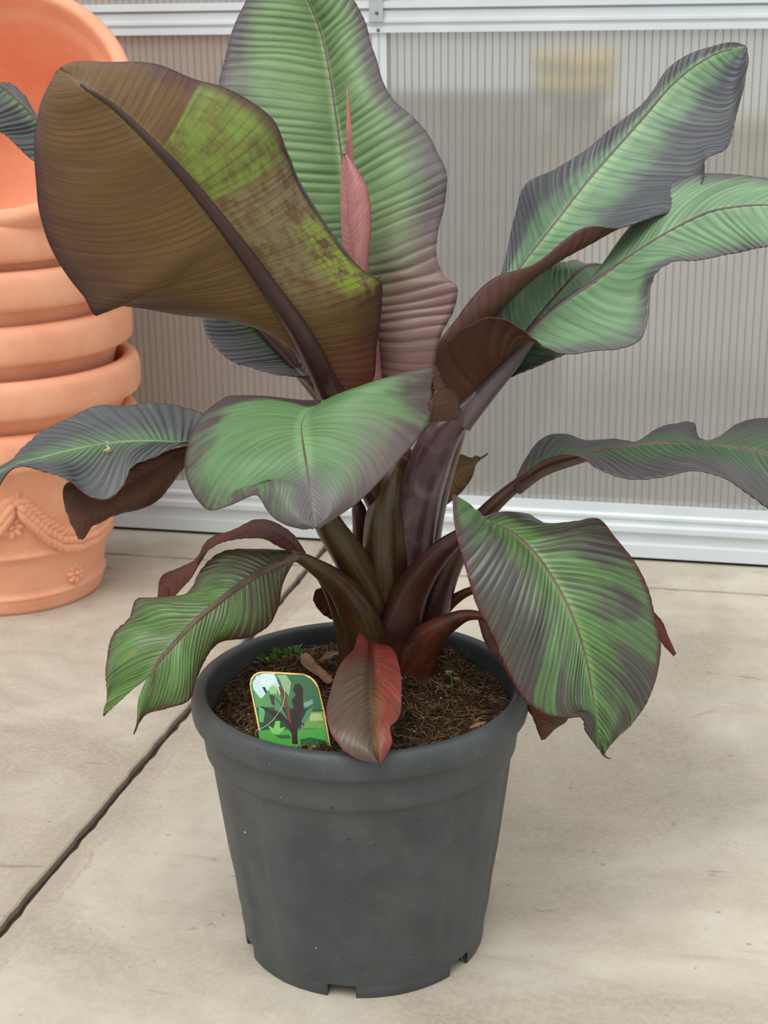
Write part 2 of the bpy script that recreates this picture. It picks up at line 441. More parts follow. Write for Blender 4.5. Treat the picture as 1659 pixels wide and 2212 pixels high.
# ------------------------------------------------------------------ banana leaves
def leaf_mat(name, centre, margin, m0=.45, m1=.95, streak=.5, patch=None, patch_amt=0.0, vein=.18, rough=.37, spec=.55,
             trans=.18, trans_col=None, seed=0.0, veins=48, redtip=None, ribline=None, spots=None, tipdark=0.0, gloss_noise=.15, extra=None):
    k = NT(name)
    uv = k.n('UVMap'); uv.uv_map = 'leaf_uv'; s = k.sep(uv.outputs[0]); u, w = s[0], s[1]
    sd = k.math('SUBTRACT', k.math('MULTIPLY', w, 2.0), 1.0); a = k.math('ABSOLUTE', sd)
    side = k.math('MULTIPLY', k.math('SIGN', sd), 3.7)
    st = k.noise(k.xyz(k.math('MULTIPLY', u, 34.0), k.math('ADD', k.math('MULTIPLY', a, 1.6), seed), side), 1.0, 4, 0.6)
    bl = k.noise(k.xyz(k.math('MULTIPLY', u, 4.0), k.math('MULTIPLY', a, 2.0), k.math('ADD', side, seed)), 1.0, 3, 0.55)
    t = k.math('ADD', a, k.math('MULTIPLY', k.math('SUBTRACT', st, 0.5), streak))
    t = k.math('ADD', t, k.math('MULTIPLY', k.math('SUBTRACT', bl, 0.5), streak * 0.9))
    if tipdark: t = k.math('ADD', t, k.math('MULTIPLY', k.smooth(u, 0.72, 1.0), tipdark))
    f = k.smooth(t, m0, m1)
    cv = k.mix(k.smooth(st, 0.3, 0.7), tuple(x * .86 for x in centre[:3]) + (1,), tuple(min(1, x * 1.12) for x in centre[:3]) + (1,))
    c = k.mix(f, cv, margin)
    if patch:
        pn = k.noise(k.xyz(k.math('MULTIPLY', u, 9.0), k.math('ADD', k.math('MULTIPLY', a, 0.9), seed * 2), side), 1.0, 1, 0.4)
        c = k.mix(k.math('MULTIPLY', k.smooth(pn, 0.56, 0.62), patch_amt), c, patch)
    if redtip:
        rn = k.smooth(k.math('ADD', a, k.math('MULTIPLY', st, 0.15)), 0.97, 1.06)
        c = k.mix(rn, c, redtip)
    if ribline: c = k.mix(k.math('MULTIPLY', k.math('SUBTRACT', 1.0, k.smooth(a, .03, .09)), .5), c, ribline)
    if extra: c = extra(k, u, sd, a, st, bl, c)
    # lateral veins: fine lines between the pleats
    ph = k.math('MULTIPLY', u, veins * 6.2832)
    for fr_, of_, am_ in ((9, 0, 1.5), (31, 1, 1.1), (67, 0, .7)):
        ph = k.math('ADD', ph, k.math('MULTIPLY', k.math('SINE', k.math('ADD', k.math('MULTIPLY', u, float(fr_)), float(of_))), am_))
    l1 = k.math('POWER', k.math('MULTIPLY', k.math('ADD', k.math('COSINE', ph), 1.0), 0.5), 6.0)
    l2 = k.noise(k.xyz(k.math('MULTIPLY', u, veins * 5.0), k.math('MULTIPLY', a, 0.6), side), 1.0, 2, 0.6)
    l3 = k.noise(k.xyz(k.math('MULTIPLY', u, veins * 1.2), k.math('MULTIPLY', a, 1.2), side), 1.0, 3, 0.6)
    c = k.mix(k.math('MULTIPLY', k.smooth(l3, 0.42, 0.72), vein * 1.3), c, tuple(x * .55 for x in margin[:3]) + (1,))
    c = k.mix(k.math('MULTIPLY', k.math('MULTIPLY', l1, k.smooth(st, .25, .65)), vein * 1.6), c, tuple(x * .3 for x in margin[:3]) + (1,))
    c = k.mix(k.math('MULTIPLY', k.smooth(l2, 0.5, 0.75), vein * 0.8), c, tuple(min(1, x * 1.7 + .02) for x in centre[:3]) + (1,))
    if spots:
        sp = k.noise(k.xyz(k.math('MULTIPLY', u, 30), k.math('MULTIPLY', sd, 16), seed), 1.0, 2, 0.6)
        c = k.mix(k.math('MULTIPLY', k.smooth(sp, 0.70, 0.74), .6), c, spots)
    h = k.math('ADD', k.math('MULTIPLY', l2, 0.4), k.math('MULTIPLY', l1, -0.5))
    nm = k.bump(h, 0.35, 0.0012)
    ro = k.math('ADD', rough - gloss_noise / 2, k.math('MULTIPLY', bl, gloss_noise))
    pr = k.principled(c, ro, spec, 0.0, nm)
    tr = k.n('BsdfTranslucent'); k.set(tr.inputs[0], k.mix(0.5, c, trans_col) if trans_col else c)
    return k.done(k.mixs(trans, pr, tr.outputs[0]))
UNDER = leaf_mat('leaf_underside_maroon', srgb(92, 60, 44), srgb(78, 46, 42), .5, 1.1, .6, vein=.13, rough=.5, spec=.3, trans=.12, veins=60, seed=3.1)
UNDER_PALE = leaf_mat('leaf_underside_olive_brown', srgb(126, 98, 66), srgb(96, 66, 54), .5, 1.1, .6, vein=.15, rough=.5, spec=.3, trans=.15, veins=40, seed=6.1)
UNDER_RED = leaf_mat('leaf_underside_red', srgb(104, 52, 40), srgb(84, 42, 38), .4, 1.0, .6, vein=.2, rough=.45, spec=.35, trans=.12, veins=50, seed=5.1)
def stem_mat(name, c0, c1, c2, rough=.32):
    k = NT(name); o = k.obj()
    uv = k.n('UVMap'); uv.uv_map = 'leaf_uv'; s = k.sep(uv.outputs[0])
    lon = k.noise(k.xyz(k.math('MULTIPLY', s[0], 3.0), k.math('MULTIPLY', s[1], 26.0), 0.0), 1.0, 4, 0.6)
    bl = k.noise(o, 22, 4, 0.6, 0.5)
    c = k.mix(k.smooth(lon, 0.3, 0.7), c0, c1); c = k.mix(k.smooth(bl, 0.45, 0.7), c, c2)
    return k.done(k.principled(c, rough, 0.5, 0.0, k.bump(lon, 0.25, 0.002)))
ST_DARK = stem_mat('petiole_maroon', srgb(56, 28, 22), srgb(80, 44, 32), srgb(50, 28, 28))
ST_OLIVE = stem_mat('petiole_olive', srgb(58, 42, 22), srgb(84, 68, 34), srgb(64, 32, 22))
ST_PURP = stem_mat('petiole_purple', srgb(62, 38, 38), srgb(84, 60, 60), srgb(104, 86, 92), .28)
ST_RED = stem_mat('petiole_red', srgb(88, 38, 26), srgb(100, 58, 36), srgb(62, 30, 24))
ST_BLACK = stem_mat('midrib_black_maroon', srgb(46, 22, 22), srgb(60, 32, 30), srgb(50, 24, 26), .3)
RIB_GREY = stem_mat('midrib_grey', srgb(84, 68, 70), srgb(104, 90, 90), srgb(80, 64, 66), .45)
RIB_BROWN = stem_mat('midrib_brown', srgb(88, 66, 56), srgb(112, 88, 74), srgb(78, 56, 48), .45)
RIB_GREEN = stem_mat('midrib_green', srgb(110, 140, 84), srgb(136, 160, 104), srgb(104, 120, 84), .45)

def half_grid(rails, t, nv, sweep=.10):
    """rails from midrib to edge; rows follow veins that sweep toward the tip; returns (nu, nv, 3)"""
    out = []
    prep = [rail_points(r) for r in rails]
    for s in np.linspace(0, 1, nv):
        te = 1 - (1 - t) ** (1 + (sweep - 1) * s) if sweep > 1 else np.clip(t + sweep * 4 * t * (1 - t) * s ** 1.5, 0, 1)
        R = [spline(p, te, u) for p, u in prep]
        if len(R) == 2: out.append(R[0] * (1 - s) + R[1] * s)
        else: out.append(R[0] * (s - .5) * (s - 1) / .5 + R[1] * s * (s - 1) / -.25 + R[2] * s * (s - .5) / .5)
    return np.stack(out, 1)
def grid_normals(G):
    du = np.gradient(G, axis=0); dv = np.gradient(G, axis=1)
    n = np.cross(du, dv); l = np.linalg.norm(n, axis=2, keepdims=True); return n / np.maximum(l, 1e-9)
plant = tag(empty('banana_plant', (0.045, 0.10, SOILZ)), 'potted banana plant with broad green and maroon leaves', 'plant')
PLI = Vector(plant.location)
def tube(pts, rad, adax=None, n=14, groove=.0):
    """verts/faces/uv of a tapered tube through world points; adax: directions for the groove"""
    pts = np.asarray(pts); m = len(pts); v, f, uv = [], [], []
    tang = np.gradient(pts, axis=0); tang /= np.linalg.norm(tang, axis=1, keepdims=True)
    for i in range(m):
        a = np.asarray(adax[i]) if adax is not None else np.array([0, 0, 1.0])
        a = a - tang[i] * (a @ tang[i]); l = np.linalg.norm(a)
        a = a / l if l > 1e-6 else np.array([1.0, 0, 0]); b = np.cross(tang[i], a)
        for j in range(n):
            th = 2 * math.pi * j / n; dd = (th + math.pi) % (2 * math.pi) - math.pi
            g = 1 - groove * math.exp(-(dd / .75) ** 2)
            v.append(pts[i] + rad[i] * g * (a * math.cos(th) + b * math.sin(th))); uv.append((i / (m - 1), j / n))
    for i in range(m - 1):
        for j in range(n):
            k = (j + 1) % n; f.append((i * n + j, i * n + k, (i + 1) * n + k, (i + 1) * n + j))
    f.append(tuple(range(n))[::-1]); f.append(tuple((m - 1) * n + j for j in range(n)))
    return v, f, uv
def add_uv(me, uvs):
    L = me.uv_layers.new(name='leaf_uv')
    idx = np.empty(len(me.loops), int); me.loops.foreach_get('vertex_index', idx)
    L.data.foreach_set('uv', np.asarray(uvs, float)[idx].ravel())
def px_m(Y): return (Y - CAM[1]) / math.cos(.3) / F * 1.0
def petiole(name, pts, mat, parent, groove=.3, adax=(0, -.3, 1), n=16, m=40):
    """pts: (x, y, depth, radius in pixels)"""
    rail = [(q[0], q[1], q[2]) for q in pts]; W, u = rail_points(rail)
    t = np.linspace(0, 1, m); C = spline(W, t, u)
    rad = np.interp(t, u, [q[3] * (q[2] - CAM[1]) / F * 1.03 for q in pts])
    v, f, uv = tube(C, rad, [adax] * m, n, groove)
    v = [np.asarray(q) - np.array(PLI) for q in v]
    o = mesh_obj(name, v, f, mat, parent); add_uv(o.data, uv); return o
def leaf(mid, left, right, top, under, midrib=None, rib_w=(16, 2), nu=None, nv=18, pleats=46, pleat=.0009, face='top',
         camber=0.0, wave=.003, seed=1, thick=.0009, rib_end=.97, mid_right=None, midl=None, midr=None, label=None, rib_off=.55, ref=(.5, .5), sweep=.10):
    """one blade: two halves lofted from the midrib to each edge. face: side turned to the camera at ref"""
    nu = nu or pleats * 9
    t = np.linspace(0, 1, nu)
    halves = []
    sw = sweep if isinstance(sweep, tuple) else (sweep, sweep)
    for edge, inner, mm, sw_ in ((left, midl, mid, sw[0]), (right, midr, mid_right or mid, sw[1])):
        G = half_grid([mm] + ([inner] if inner else []) + [edge], t, nv, sw_); halves.append(G)
    A = np.concatenate([halves[0][:, ::-1], halves[1][:, 1:]], axis=1) if mid_right is None else None
    def finish(G, sgn_v, flip):
        n = grid_normals(G) * (-1 if flip else 1)
        nvv = G.shape[1]; a = np.abs(sgn_v)
        if camber: G = G + n * (camber * np.sin(np.pi * np.clip(a, 0, 1)) * np.sin(np.pi * np.clip(t, .02, .98))[:, None] ** .5)[..., None]
        if wave:
            w1 = noise1(seed, nu); w2 = noise1(seed + 50, nu)
            w = np.where(sgn_v[None, :] < 0, w1[:, None], w2[:, None]) * (a[None, :] ** 2.2) * np.sin(np.pi * t)[:, None] ** .6
            G = G + n * (wave * w)[..., None]
        if pleat:
            ph = 2 * np.pi * pleats * t[:, None] + (1.5 * np.sin(9 * t) + 1.1 * np.sin(31 * t + 1) + .7 * np.sin(67 * t))[:, None]
            pl = np.abs(np.sin(ph / 2)) * 2 - 1.2
            env = np.clip(a / .12, 0, 1) * (1 - .45 * a ** 4) * np.clip(np.sin(np.pi * t) * 4, 0, 1)[:, None]
            jit = 1 + (.5 * np.sin(23 * t + seed) + .35 * np.sin(57 * t + 2 * seed))[:, None]
            G = G + n * (pleat * pl * env * jit)[..., None]
        return G
    parts = [(A, np.concatenate([-np.linspace(1, 0, nv), np.linspace(0, 1, nv)[1:]]))] if A is not None else \
            [(halves[0][:, ::-1], -np.linspace(1, 0, nv)), (halves[1], np.linspace(0, 1, nv))]
    V, Fc, UVs = [], [], []
    rn = None
    flip = None
    for G, sv in parts:
        N = grid_normals(G)
        if flip is None:
            iu = int(ref[0] * (nu - 1)); iv = int(np.argmin(np.abs(sv - ref[1])))
            if A is None and ref[1] > 0: iv = 1
            q = G[iu, iv]; toward = (N[iu, iv] @ (CAM - q)) > 0
            flip = (toward != (face == 'top'))
        G2 = finish(G, sv, flip); b = len(V); m = G2.shape[1]
        V += [q - np.array(PLI) for q in G2.reshape(-1, 3)]
        UVs += [(t[i], .5 + .5 * sv[j]) for i in range(nu) for j in range(m)]
        for i in range(nu - 1):
            for j in range(m - 1):
                a = b + i * m + j; q = (a, a + m, a + m + 1, a + 1)   # du x dv order
                Fc.append(q[::-1] if flip else q)
        if rn is None: rn = N[:, int(np.argmin(np.abs(sv)))] * (-1 if flip else 1)
    o = mesh_obj('leaf', V, Fc, [top, under], plant); add_uv(o.data, UVs)
    sm = o.modifiers.new('blade_thickness', 'SOLIDIFY'); sm.thickness = thick; sm.offset = -1.0; sm.material_offset = 1; sm.material_offset_rim = 1
    if label: o['label'] = label
    if midrib:
        tt = t[t <= rib_end]; C = rail_at(mid, tt); k = len(tt)
        w = np.linspace(rib_w[0], rib_w[1], k) if len(rib_w) == 2 else np.interp(tt, np.linspace(0, 1, len(rib_w)), rib_w)
        rad = w * .5 * (C[:, 1] - CAM[1]) / F
        nn = np.stack([np.convolve(np.pad(rn[:, q], 6, mode='edge'), np.ones(13) / 13, 'valid') for q in range(3)], 1)[:k]
        C2 = C - nn * (rad * rib_off)[:, None]
        v, f, uv = tube(C2, rad, nn, 10, .12)
        m = mesh_obj('midrib', [q - np.array(PLI) for q in v], f, midrib, o); add_uv(m.data, uv)
    return o

# colours of the blades (pigment)
G_PALE, G_MID, G_DEEP = srgb(112, 150, 98), srgb(92, 138, 78), srgb(74, 116, 66)
PURP, PURPG, MAROON = srgb(84, 74, 78), srgb(76, 74, 78), srgb(74, 50, 48)
# --- leaf 1: the big blade on the left, seen from below -----------------
def l1_under(k, u, sd, a, st, bl, c):
    right = k.smooth(sd, 0.02, 0.08)
    mot = k.noise(k.xyz(k.math('MULTIPLY', u, 22.0), k.math('MULTIPLY', sd, 7.0), 2.0), 1.0, 5, 0.7)
    up = k.math('MULTIPLY', k.smooth(u, 0.575, 0.592), k.math('SUBTRACT', 1.0, k.smooth(u, 0.728, 0.733)))
    edge = k.math('SUBTRACT', 1.0, k.smooth(k.math('ADD', a, k.math('MULTIPLY', mot, 0.3)), 0.95, 1.12))
    f1 = k.math('MULTIPLY', k.math('MULTIPLY', right, up), k.math('MULTIPLY', edge, k.smooth(mot, 0.30, 0.62)))
    c = k.mix(k.math('MULTIPLY', k.math('MULTIPLY', right, up), 0.5), c, srgb(106, 104, 48))
    c = k.mix(f1, c, srgb(122, 146, 62))
    low = k.math('MULTIPLY', k.smooth(u, 0.20, 0.36), k.math('SUBTRACT', 1.0, k.smooth(u, 0.56, 0.60)))
    c = k.mix(k.math('MULTIPLY', k.math('MULTIPLY', right, low), k.math('MULTIPLY', k.smooth(mot, 0.35, 0.6), 0.75)), c, srgb(134, 126, 88))
    sp = k.math('MULTIPLY', k.smooth(sd, 0.45, 0.7), k.math('MULTIPLY', k.smooth(u, 0.24, 0.30), k.math('SUBTRACT', 1.0, k.smooth(u, 0.40, 0.50))))
    c = k.mix(k.math('MULTIPLY', sp, k.smooth(mot, 0.4, 0.6)), c, srgb(132, 156, 46))
    base = k.math('SUBTRACT', 1.0, k.smooth(k.math('ADD', u, k.math('MULTIPLY', bl, 0.1)), 0.10, 0.30))
    c = k.mix(k.math('MULTIPLY', base, 0.85), c, srgb(96, 42, 34))
    return k.mix(k.math('MULTIPLY', k.smooth(k.math('ADD', a, k.math('MULTIPLY', st, 0.1)), 0.93, 1.05), .8), c, srgb(66, 32, 38))
U1 = leaf_mat('leaf_underside_olive', srgb(110, 82, 48), srgb(88, 58, 50), .50, 1.05, .7, vein=.2, rough=.42, spec=.35, trans=.15, trans_col=srgb(150, 150, 60), veins=64, seed=1.3, ribline=srgb(128, 116, 62), extra=l1_under)
T1 = leaf_mat('leaf_top_dark', G_MID, PURPG, .3, .8, .6, veins=60, seed=1.9)
leaf_a = leaf([(728, 868, .05), (690, 800), (640, 705, .0), (590, 632), (540, 562), (490, 496, -.06), (440, 432), (390, 373), (340, 320, -.10), (290, 270), (240, 226), (190, 193, -.10), (135, 152, -.07)],
     [(722, 868, .05), (690, 822, .05), (655, 775), (620, 733, .03), (560, 706), (480, 690, .02), (400, 680), (300, 665, -.01), (235, 668), (210, 683, -.03), (180, 640), (150, 600, -.04), (120, 550), (92, 480), (80, 400, -.06), (73, 310), (82, 255), (98, 200), (124, 152, -.07)],
     [(738, 868, .05), (797, 835, .07), (815, 740, .08), (825, 650), (820, 606, .06), (790, 590), (740, 540, .04), (690, 470), (640, 380, .02, .53), (618, 325, None, .59), (590, 260, -.0), (550, 225), (480, 185, -.02), (430, 172, -.025, .735), (400, 163), (330, 140, -.04), (240, 137), (150, 138, -.06), (130, 148, -.07)],
     T1, U1, ST_BLACK, (62, 54, 46, 38, 31, 25, 18, 11, 3), pleats=60, pleat=.00012, face='under', camber=-.014, seed=3, sweep=(.15, .0), rib_end=.93, rib_off=.35,
     label='huge leaf showing its olive and maroon underside')
petiole('petiole', [(855, 1060, .09, 34), (800, 960, .08, 32), (755, 905, .06, 28), (715, 848, .045, 24)], ST_DARK, plant)
petiole('edge_curl', [(612, 312, .002, 1), (640, 382, .017, 4), (692, 474, .03, 6.5), (742, 544, .04, 7), (792, 592, .055, 5), (812, 600, .058, 4), (824, 596, .056, 1.5)], stem_mat('leaf_edge_dark', srgb(52, 54, 50), srgb(66, 66, 64), srgb(84, 84, 80), .5), leaf_a, groove=.3)
# --- leaf 2: tall upright blade behind, facing the camera ----------------
def l2_top(k, u, sd, a, st, bl, c):
    low = k.math('MULTIPLY', k.smooth(sd, 0.1, 0.55), k.math('SUBTRACT', 1.0, k.smooth(k.math('ADD', u, k.math('MULTIPLY', bl, 0.2)), 0.30, 0.52)))
    c = k.mix(k.math('MULTIPLY', low, 0.9), c, srgb(140, 108, 104))
    low2 = k.math('SUBTRACT', 1.0, k.smooth(u, 0.16, 0.30))
    return k.mix(k.math('MULTIPLY', low2, 0.8), c, srgb(150, 112, 108))
T2 = leaf_mat('leaf_top_pale', srgb(132, 164, 112), srgb(104, 92, 96), .58, 1.0, .45, vein=.2, veins=52, seed=2.2, rough=.45, ribline=srgb(168, 196, 132), extra=l2_top, trans=.25)
leaf([(815, 860, .14), (795, 760), (778, 660), (765, 580, .16), (757, 520), (750, 450, .18), (740, 350), (726, 250, .22), (711, 150), (690, 60, .26), (665, 0), (640, -50, .27), (600, -110, .25)],
     [(800, 860, .14), (740, 800), (650, 700, .13), (570, 580), (510, 440, .14), (480, 300), (473, 175, .19), (482, 140), (502, 65, .22), (532, 0), (560, -60, .25), (590, -112, .25)],
     [(840, 860, .13), (890, 838), (935, 800, .10), (945, 760), (955, 720, .10), (980, 670), (985, 615, .11), (965, 600), (946, 560, .12), (947, 500), (960, 440), (963, 370, .14), (945, 330), (925, 290, .17), (890, 250), (850, 215), (830, 180, .21), (815, 130), (800, 90), (790, 50, .24), (765, 0), (720, -60), (615, -112, .25)],
     T2, UNDER, RIB_GREY, (34, 28, 21, 17, 15, 13, 9), pleats=52, pleat=.0009, face='top', camber=.02, seed=9, sweep=(.05, .08), label='tall upright pale green leaf with pinkish base')
petiole('petiole', [(870, 1060, .12, 34), (840, 940, .13, 28), (812, 840, .14, 18)], ST_DARK, plant)
# --- leaf 3: pink rolled new leaf -----------------------------------------
PINK = leaf_mat('new_leaf_pink', srgb(204, 140, 136), srgb(166, 104, 104), .6, 1.0, .5, vein=.07, rough=.36, trans=.25, veins=40, seed=7.7)
ST_PINK = stem_mat('rolled_leaf_pink', srgb(176, 100, 94), srgb(200, 126, 116), srgb(140, 90, 92), .4)
r3 = leaf([(800, 850, .11), (790, 740), (768, 600, .105), (757, 520), (749, 400, .10), (745, 328, .10)],
     [(798, 850, .125), (788, 740), (766, 600, .12), (755, 520), (747, 400, .115), (744.5, 329, .10)],
     [(828, 845, .105), (818, 740), (798, 600, .10), (796, 570), (802, 480, .095), (800, 445), (793, 405, .095), (772, 365), (746, 329, .10)],
     PINK, PINK, ST_PINK, (10, 9, 8, 5, 2), pleats=34, pleat=.00008, camber=.010, wave=0, nv=16, seed=4, label='pink half unrolled new leaf')
petiole('rolled_tip', [(812, 850, .12, 15), (790, 700, .12, 14), (768, 520, .115, 11), (758, 380, .115, 8.5), (754, 290, .115, 6.5), (751, 215, .115, 2.2), (749, 190, .115, .6)], ST_PINK, r3, groove=.5, adax=(.6, -1, 0))
# --- leaf 4: upper right blade -------------------------------------------
def l4_top(k, u, sd, a, st, bl, c):
    f = k.math('MULTIPLY', k.smooth(k.math('ADD', sd, k.math('MULTIPLY', k.math('SUBTRACT', st, .5), .5)), .14, .42), k.smooth(u, .12, .40))
    return k.mix(k.math('MULTIPLY', f, .9), c, srgb(72, 72, 80))
T4 = leaf_mat('leaf_top_bluegreen', srgb(120, 156, 116), srgb(78, 76, 82), .10, .62, .5, vein=.26, extra=l4_top, veins=54, seed=4.4, ribline=srgb(160, 196, 132), rough=.42, tipdark=.12)
leaf([(985, 850, .11), (1040, 740, .12), (1100, 610, .15), (1130, 570), (1200, 480, .19), (1270, 390), (1340, 310, .24), (1400, 242), (1450, 185, .28), (1500, 143), (1550, 115), (1612, 100, .3)],
     [(1000, 820, .13), (1030, 720), (1080, 600, .16), (1095, 540), (1112, 470), (1132, 402, .2), (1200, 365), (1270, 320, .24), (1330, 270), (1400, 210, .28), (1440, 150), (1480, 120), (1540, 100, .3), (1590, 92), (1611, 98, .3)],
     [(960, 850, .09), (942, 765, .05, .06), (985, 690, .05, .14), (1060, 605, .06, .24), (1150, 572, .07, .33), (1265, 491, .09, .46), (1340, 487, .10, .54), (1410, 467, .12, .62), (1500, 440, .14, .70), (1520, 378, .16, .75), (1520, 348), (1568, 322, .2, .83), (1590, 250, .24), (1606, 180), (1614, 132), (1613, 104, .3)],
     T4, UNDER, RIB_GREY, (30, 22, 14, 10, 8, 5, 2), pleats=54, pleat=.0005, face='top', seed=12, sweep=(.05, .22), ref=(.6, -.5), nv=22,
     midr=[(978, 850, .08), (1000, 765, .06), (1045, 700, .06), (1100, 648, .07), (1200, 566, .10), (1300, 506, .12), (1400, 425, .16), (1470, 340, .21), (1530, 255, .25), (1575, 180, .28), (1613, 102, .3)],
     label='upper right leaf with dark slate margins reaching up')
# --- leaf 6 (behind) and leaf 5: the pair reaching right -------------------
T5 = leaf_mat('leaf_top_green', srgb(122, 158, 116), srgb(92, 86, 90), .58, 1.02, .5, vein=.2, veins=44, seed=5.5, ribline=srgb(154, 192, 134), rough=.4)
leaf([(985, 890, .13), (1060, 800), (1140, 712, .15), (1200, 640), (1250, 586, .2), (1275, 572, .24), (1310, 575, .3), (1340, 600, .36)],
     [(985, 890, .12), (1040, 740, .13), (1080, 660, .15), (1130, 605), (1180, 575, .18), (1225, 563, .22), (1265, 572, .28), (1340, 600, .36)],
     [(990, 895, .11), (1060, 838, .09), (1130, 802, .09), (1200, 772, .1), (1224, 763, .12), (1290, 650, .2), (1292, 600, .26), (1340, 600, .36)],
     T5, UNDER, RIB_GREY, (24, 16, 10, 8, 4), pleats=40, pleat=.0006, face='top', seed=15, ref=(.4, -.5))
leaf([(985, 905, .08, 0), (1060, 820, .085), (1120, 750, .09), (1150, 712), (1200, 665, .10), (1290, 602), (1380, 540, .1), (1470, 486), (1540, 455, .08), (1600, 445), (1659, 443, .06), (1740, 455), (1810, 480, .03)],
     [(985, 903, .09), (1062, 815, .11), (1130, 730, .13), (1200, 660, .15), (1285, 590, .17), (1338, 512, .18), (1400, 450, .18), (1440, 400, .18), (1480, 385), (1560, 375), (1620, 378, .16), (1700, 395), (1810, 478, .03)],
     [(972, 905, .06, 0), (938, 840, .04), (945, 765, .02, .09), (1000, 710, .0), (1055, 686, -.01, .16), (1100, 693, -.02), (1145, 722, -.03, .22), (1180, 748), (1220, 762, -.03, .28), (1290, 757, -.02), (1350, 752, -.01), (1382, 738, 0, .41), (1400, 690, .02), (1405, 620, .04, .50), (1416, 590), (1450, 566, .04, .57), (1520, 557), (1600, 545, .02), (1659, 530, .0, .83), (1740, 515), (1810, 482, .03)],
     T5, UNDER, RIB_GREY, (56, 40, 18, 11, 9, 8, 6), pleats=44, pleat=.0008, face='top', seed=17, sweep=(.16, .08), ref=(.55, .5), nv=24, rib_off=.5,
     label='broad leaf reaching right with a funnel shaped maroon base')
petiole('petiole', [(880, 1290, .09, 50), (893, 1130, .085, 52), (917, 1015, .08, 54), (956, 930, .08, 46), (1000, 885, .08, 30), (1060, 820, .09, 22)], ST_PURP, plant, adax=(-1, .4, .6))
petiole('petiole', [(905, 1250, .12, 36), (938, 1060, .12, 34), (975, 940, .115, 30), (1010, 840, .11, 20), (1045, 745, .12, 12)], ST_PURP, plant, adax=(-1, .4, .6))
# --- leaf 8: low blade to the right -----------------------------------------
T8 = leaf_mat('leaf_top_dusky', srgb(70, 100, 66), srgb(80, 72, 76), .2, .75, .45, vein=.30, veins=46, seed=8.1, ribline=srgb(104, 136, 88), rough=.42)
leaf([(1110, 1048, .08), (1160, 1015), (1250, 985, .06), (1340, 965), (1430, 955, .05), (1500, 957), (1580, 965, .03), (1659, 978), (1760, 1010, 0), (1830, 1060, -.02)],
     [(1110, 1042, .09), (1130, 1000, .1), (1180, 942, .12), (1225, 938), (1262, 950, .14), (1330, 948), (1385, 952, .14), (1420, 925), (1460, 915), (1495, 912, .15), (1514, 948, .12), (1545, 946), (1590, 915, .14), (1620, 905), (1659, 903, .12), (1760, 940), (1830, 1058, -.02)],
     [(1108, 1050, .07), (1130, 1030, .04), (1165, 1000, .03), (1195, 986, .02), (1255, 987, .0), (1290, 1010, -.02), (1340, 1030, -.03), (1385, 1036), (1430, 1030, -.03), (1500, 1015, -.02), (1560, 1030), (1620, 1072, -.04), (1659, 1100, -.05), (1740, 1120), (1830, 1062, -.02)],
     T8, UNDER_RED, RIB_BROWN, (34, 24, 14, 11, 9, 8), pleats=46, pleat=.0006, face='top', seed=21, sweep=.24, ref=(.5, .5), wave=.0015,
     label='long low leaf stretching out to the right edge')
petiole('petiole', [(915, 1400, .09, 46), (935, 1300, .09, 42), (975, 1200, .085, 34), (1035, 1120, .08, 23), (1100, 1058, .08, 17), (1170, 1012, .075, 13), (1250, 987, .062, 8)], ST_DARK, plant, adax=(-.5, .2, .8))
# --- leaf 9: large hanging blade front right ---------------------------------
T9 = leaf_mat('leaf_top_striped', srgb(90, 128, 66), srgb(74, 70, 64), .02, .55, .95, patch=srgb(100, 156, 74), patch_amt=.4, vein=.34, veins=46, seed=9.2, ribline=srgb(122, 164, 88), rough=.32, spec=.6, redtip=srgb(92, 44, 46))
leaf([(1005, 1152, .01), (1055, 1130, -.01), (1100, 1147), (1150, 1190, -.05), (1200, 1260), (1240, 1340, -.10), (1265, 1420), (1280, 1500, -.13), (1290, 1570), (1303, 1626, -.15)],
     [(1005, 1156, .0, 0), (985, 1105, -.02, .03), (979, 1067, -.04, .07), (984, 1150, -.07, .17), (1000, 1210), (1012, 1255, -.09), (1030, 1310), (1062, 1370, -.11), (1085, 1430), (1105, 1470, -.13), (1132, 1512), (1170, 1540), (1220, 1551, -.15, .84), (1252, 1553), (1262, 1578), (1280, 1602), (1301, 1627, -.15)],
     [(1010, 1148, .015), (1070, 1112, .04), (1140, 1112, .05), (1175, 1130, .03), (1240, 1124, .0), (1290, 1118, -.0), (1330, 1160), (1372, 1212, -.04), (1400, 1270), (1413, 1330, -.07), (1426, 1400), (1420, 1460, -.10), (1395, 1520), (1350, 1582, -.13), (1314, 1610), (1305, 1627, -.15)],
     T9, UNDER, RIB_BROWN, (22, 16, 13, 11, 9, 7, 5, 3), pleats=46, pleat=.0006, face='top', camber=.012, seed=24, sweep=(2.3, 1.9), nv=24,
     label='large striped green leaf hanging over the right side of the pot')
petiole('tip', [(1299, 1612, -.147, 6), (1303, 1628, -.15, 4), (1312, 1637, -.15, 2), (1320, 1639, -.15, 1)], ST_RED, plant, groove=0)
petiole('petiole', [(850, 1410, .06, 54), (862, 1340, .055, 52), (884, 1278, .05, 45), (922, 1220, .035, 35), (970, 1172, .015, 25), (1020, 1140, .0, 12), (1060, 1131, -.01, 8)], ST_DARK, plant, adax=(-.5, .4, 1))
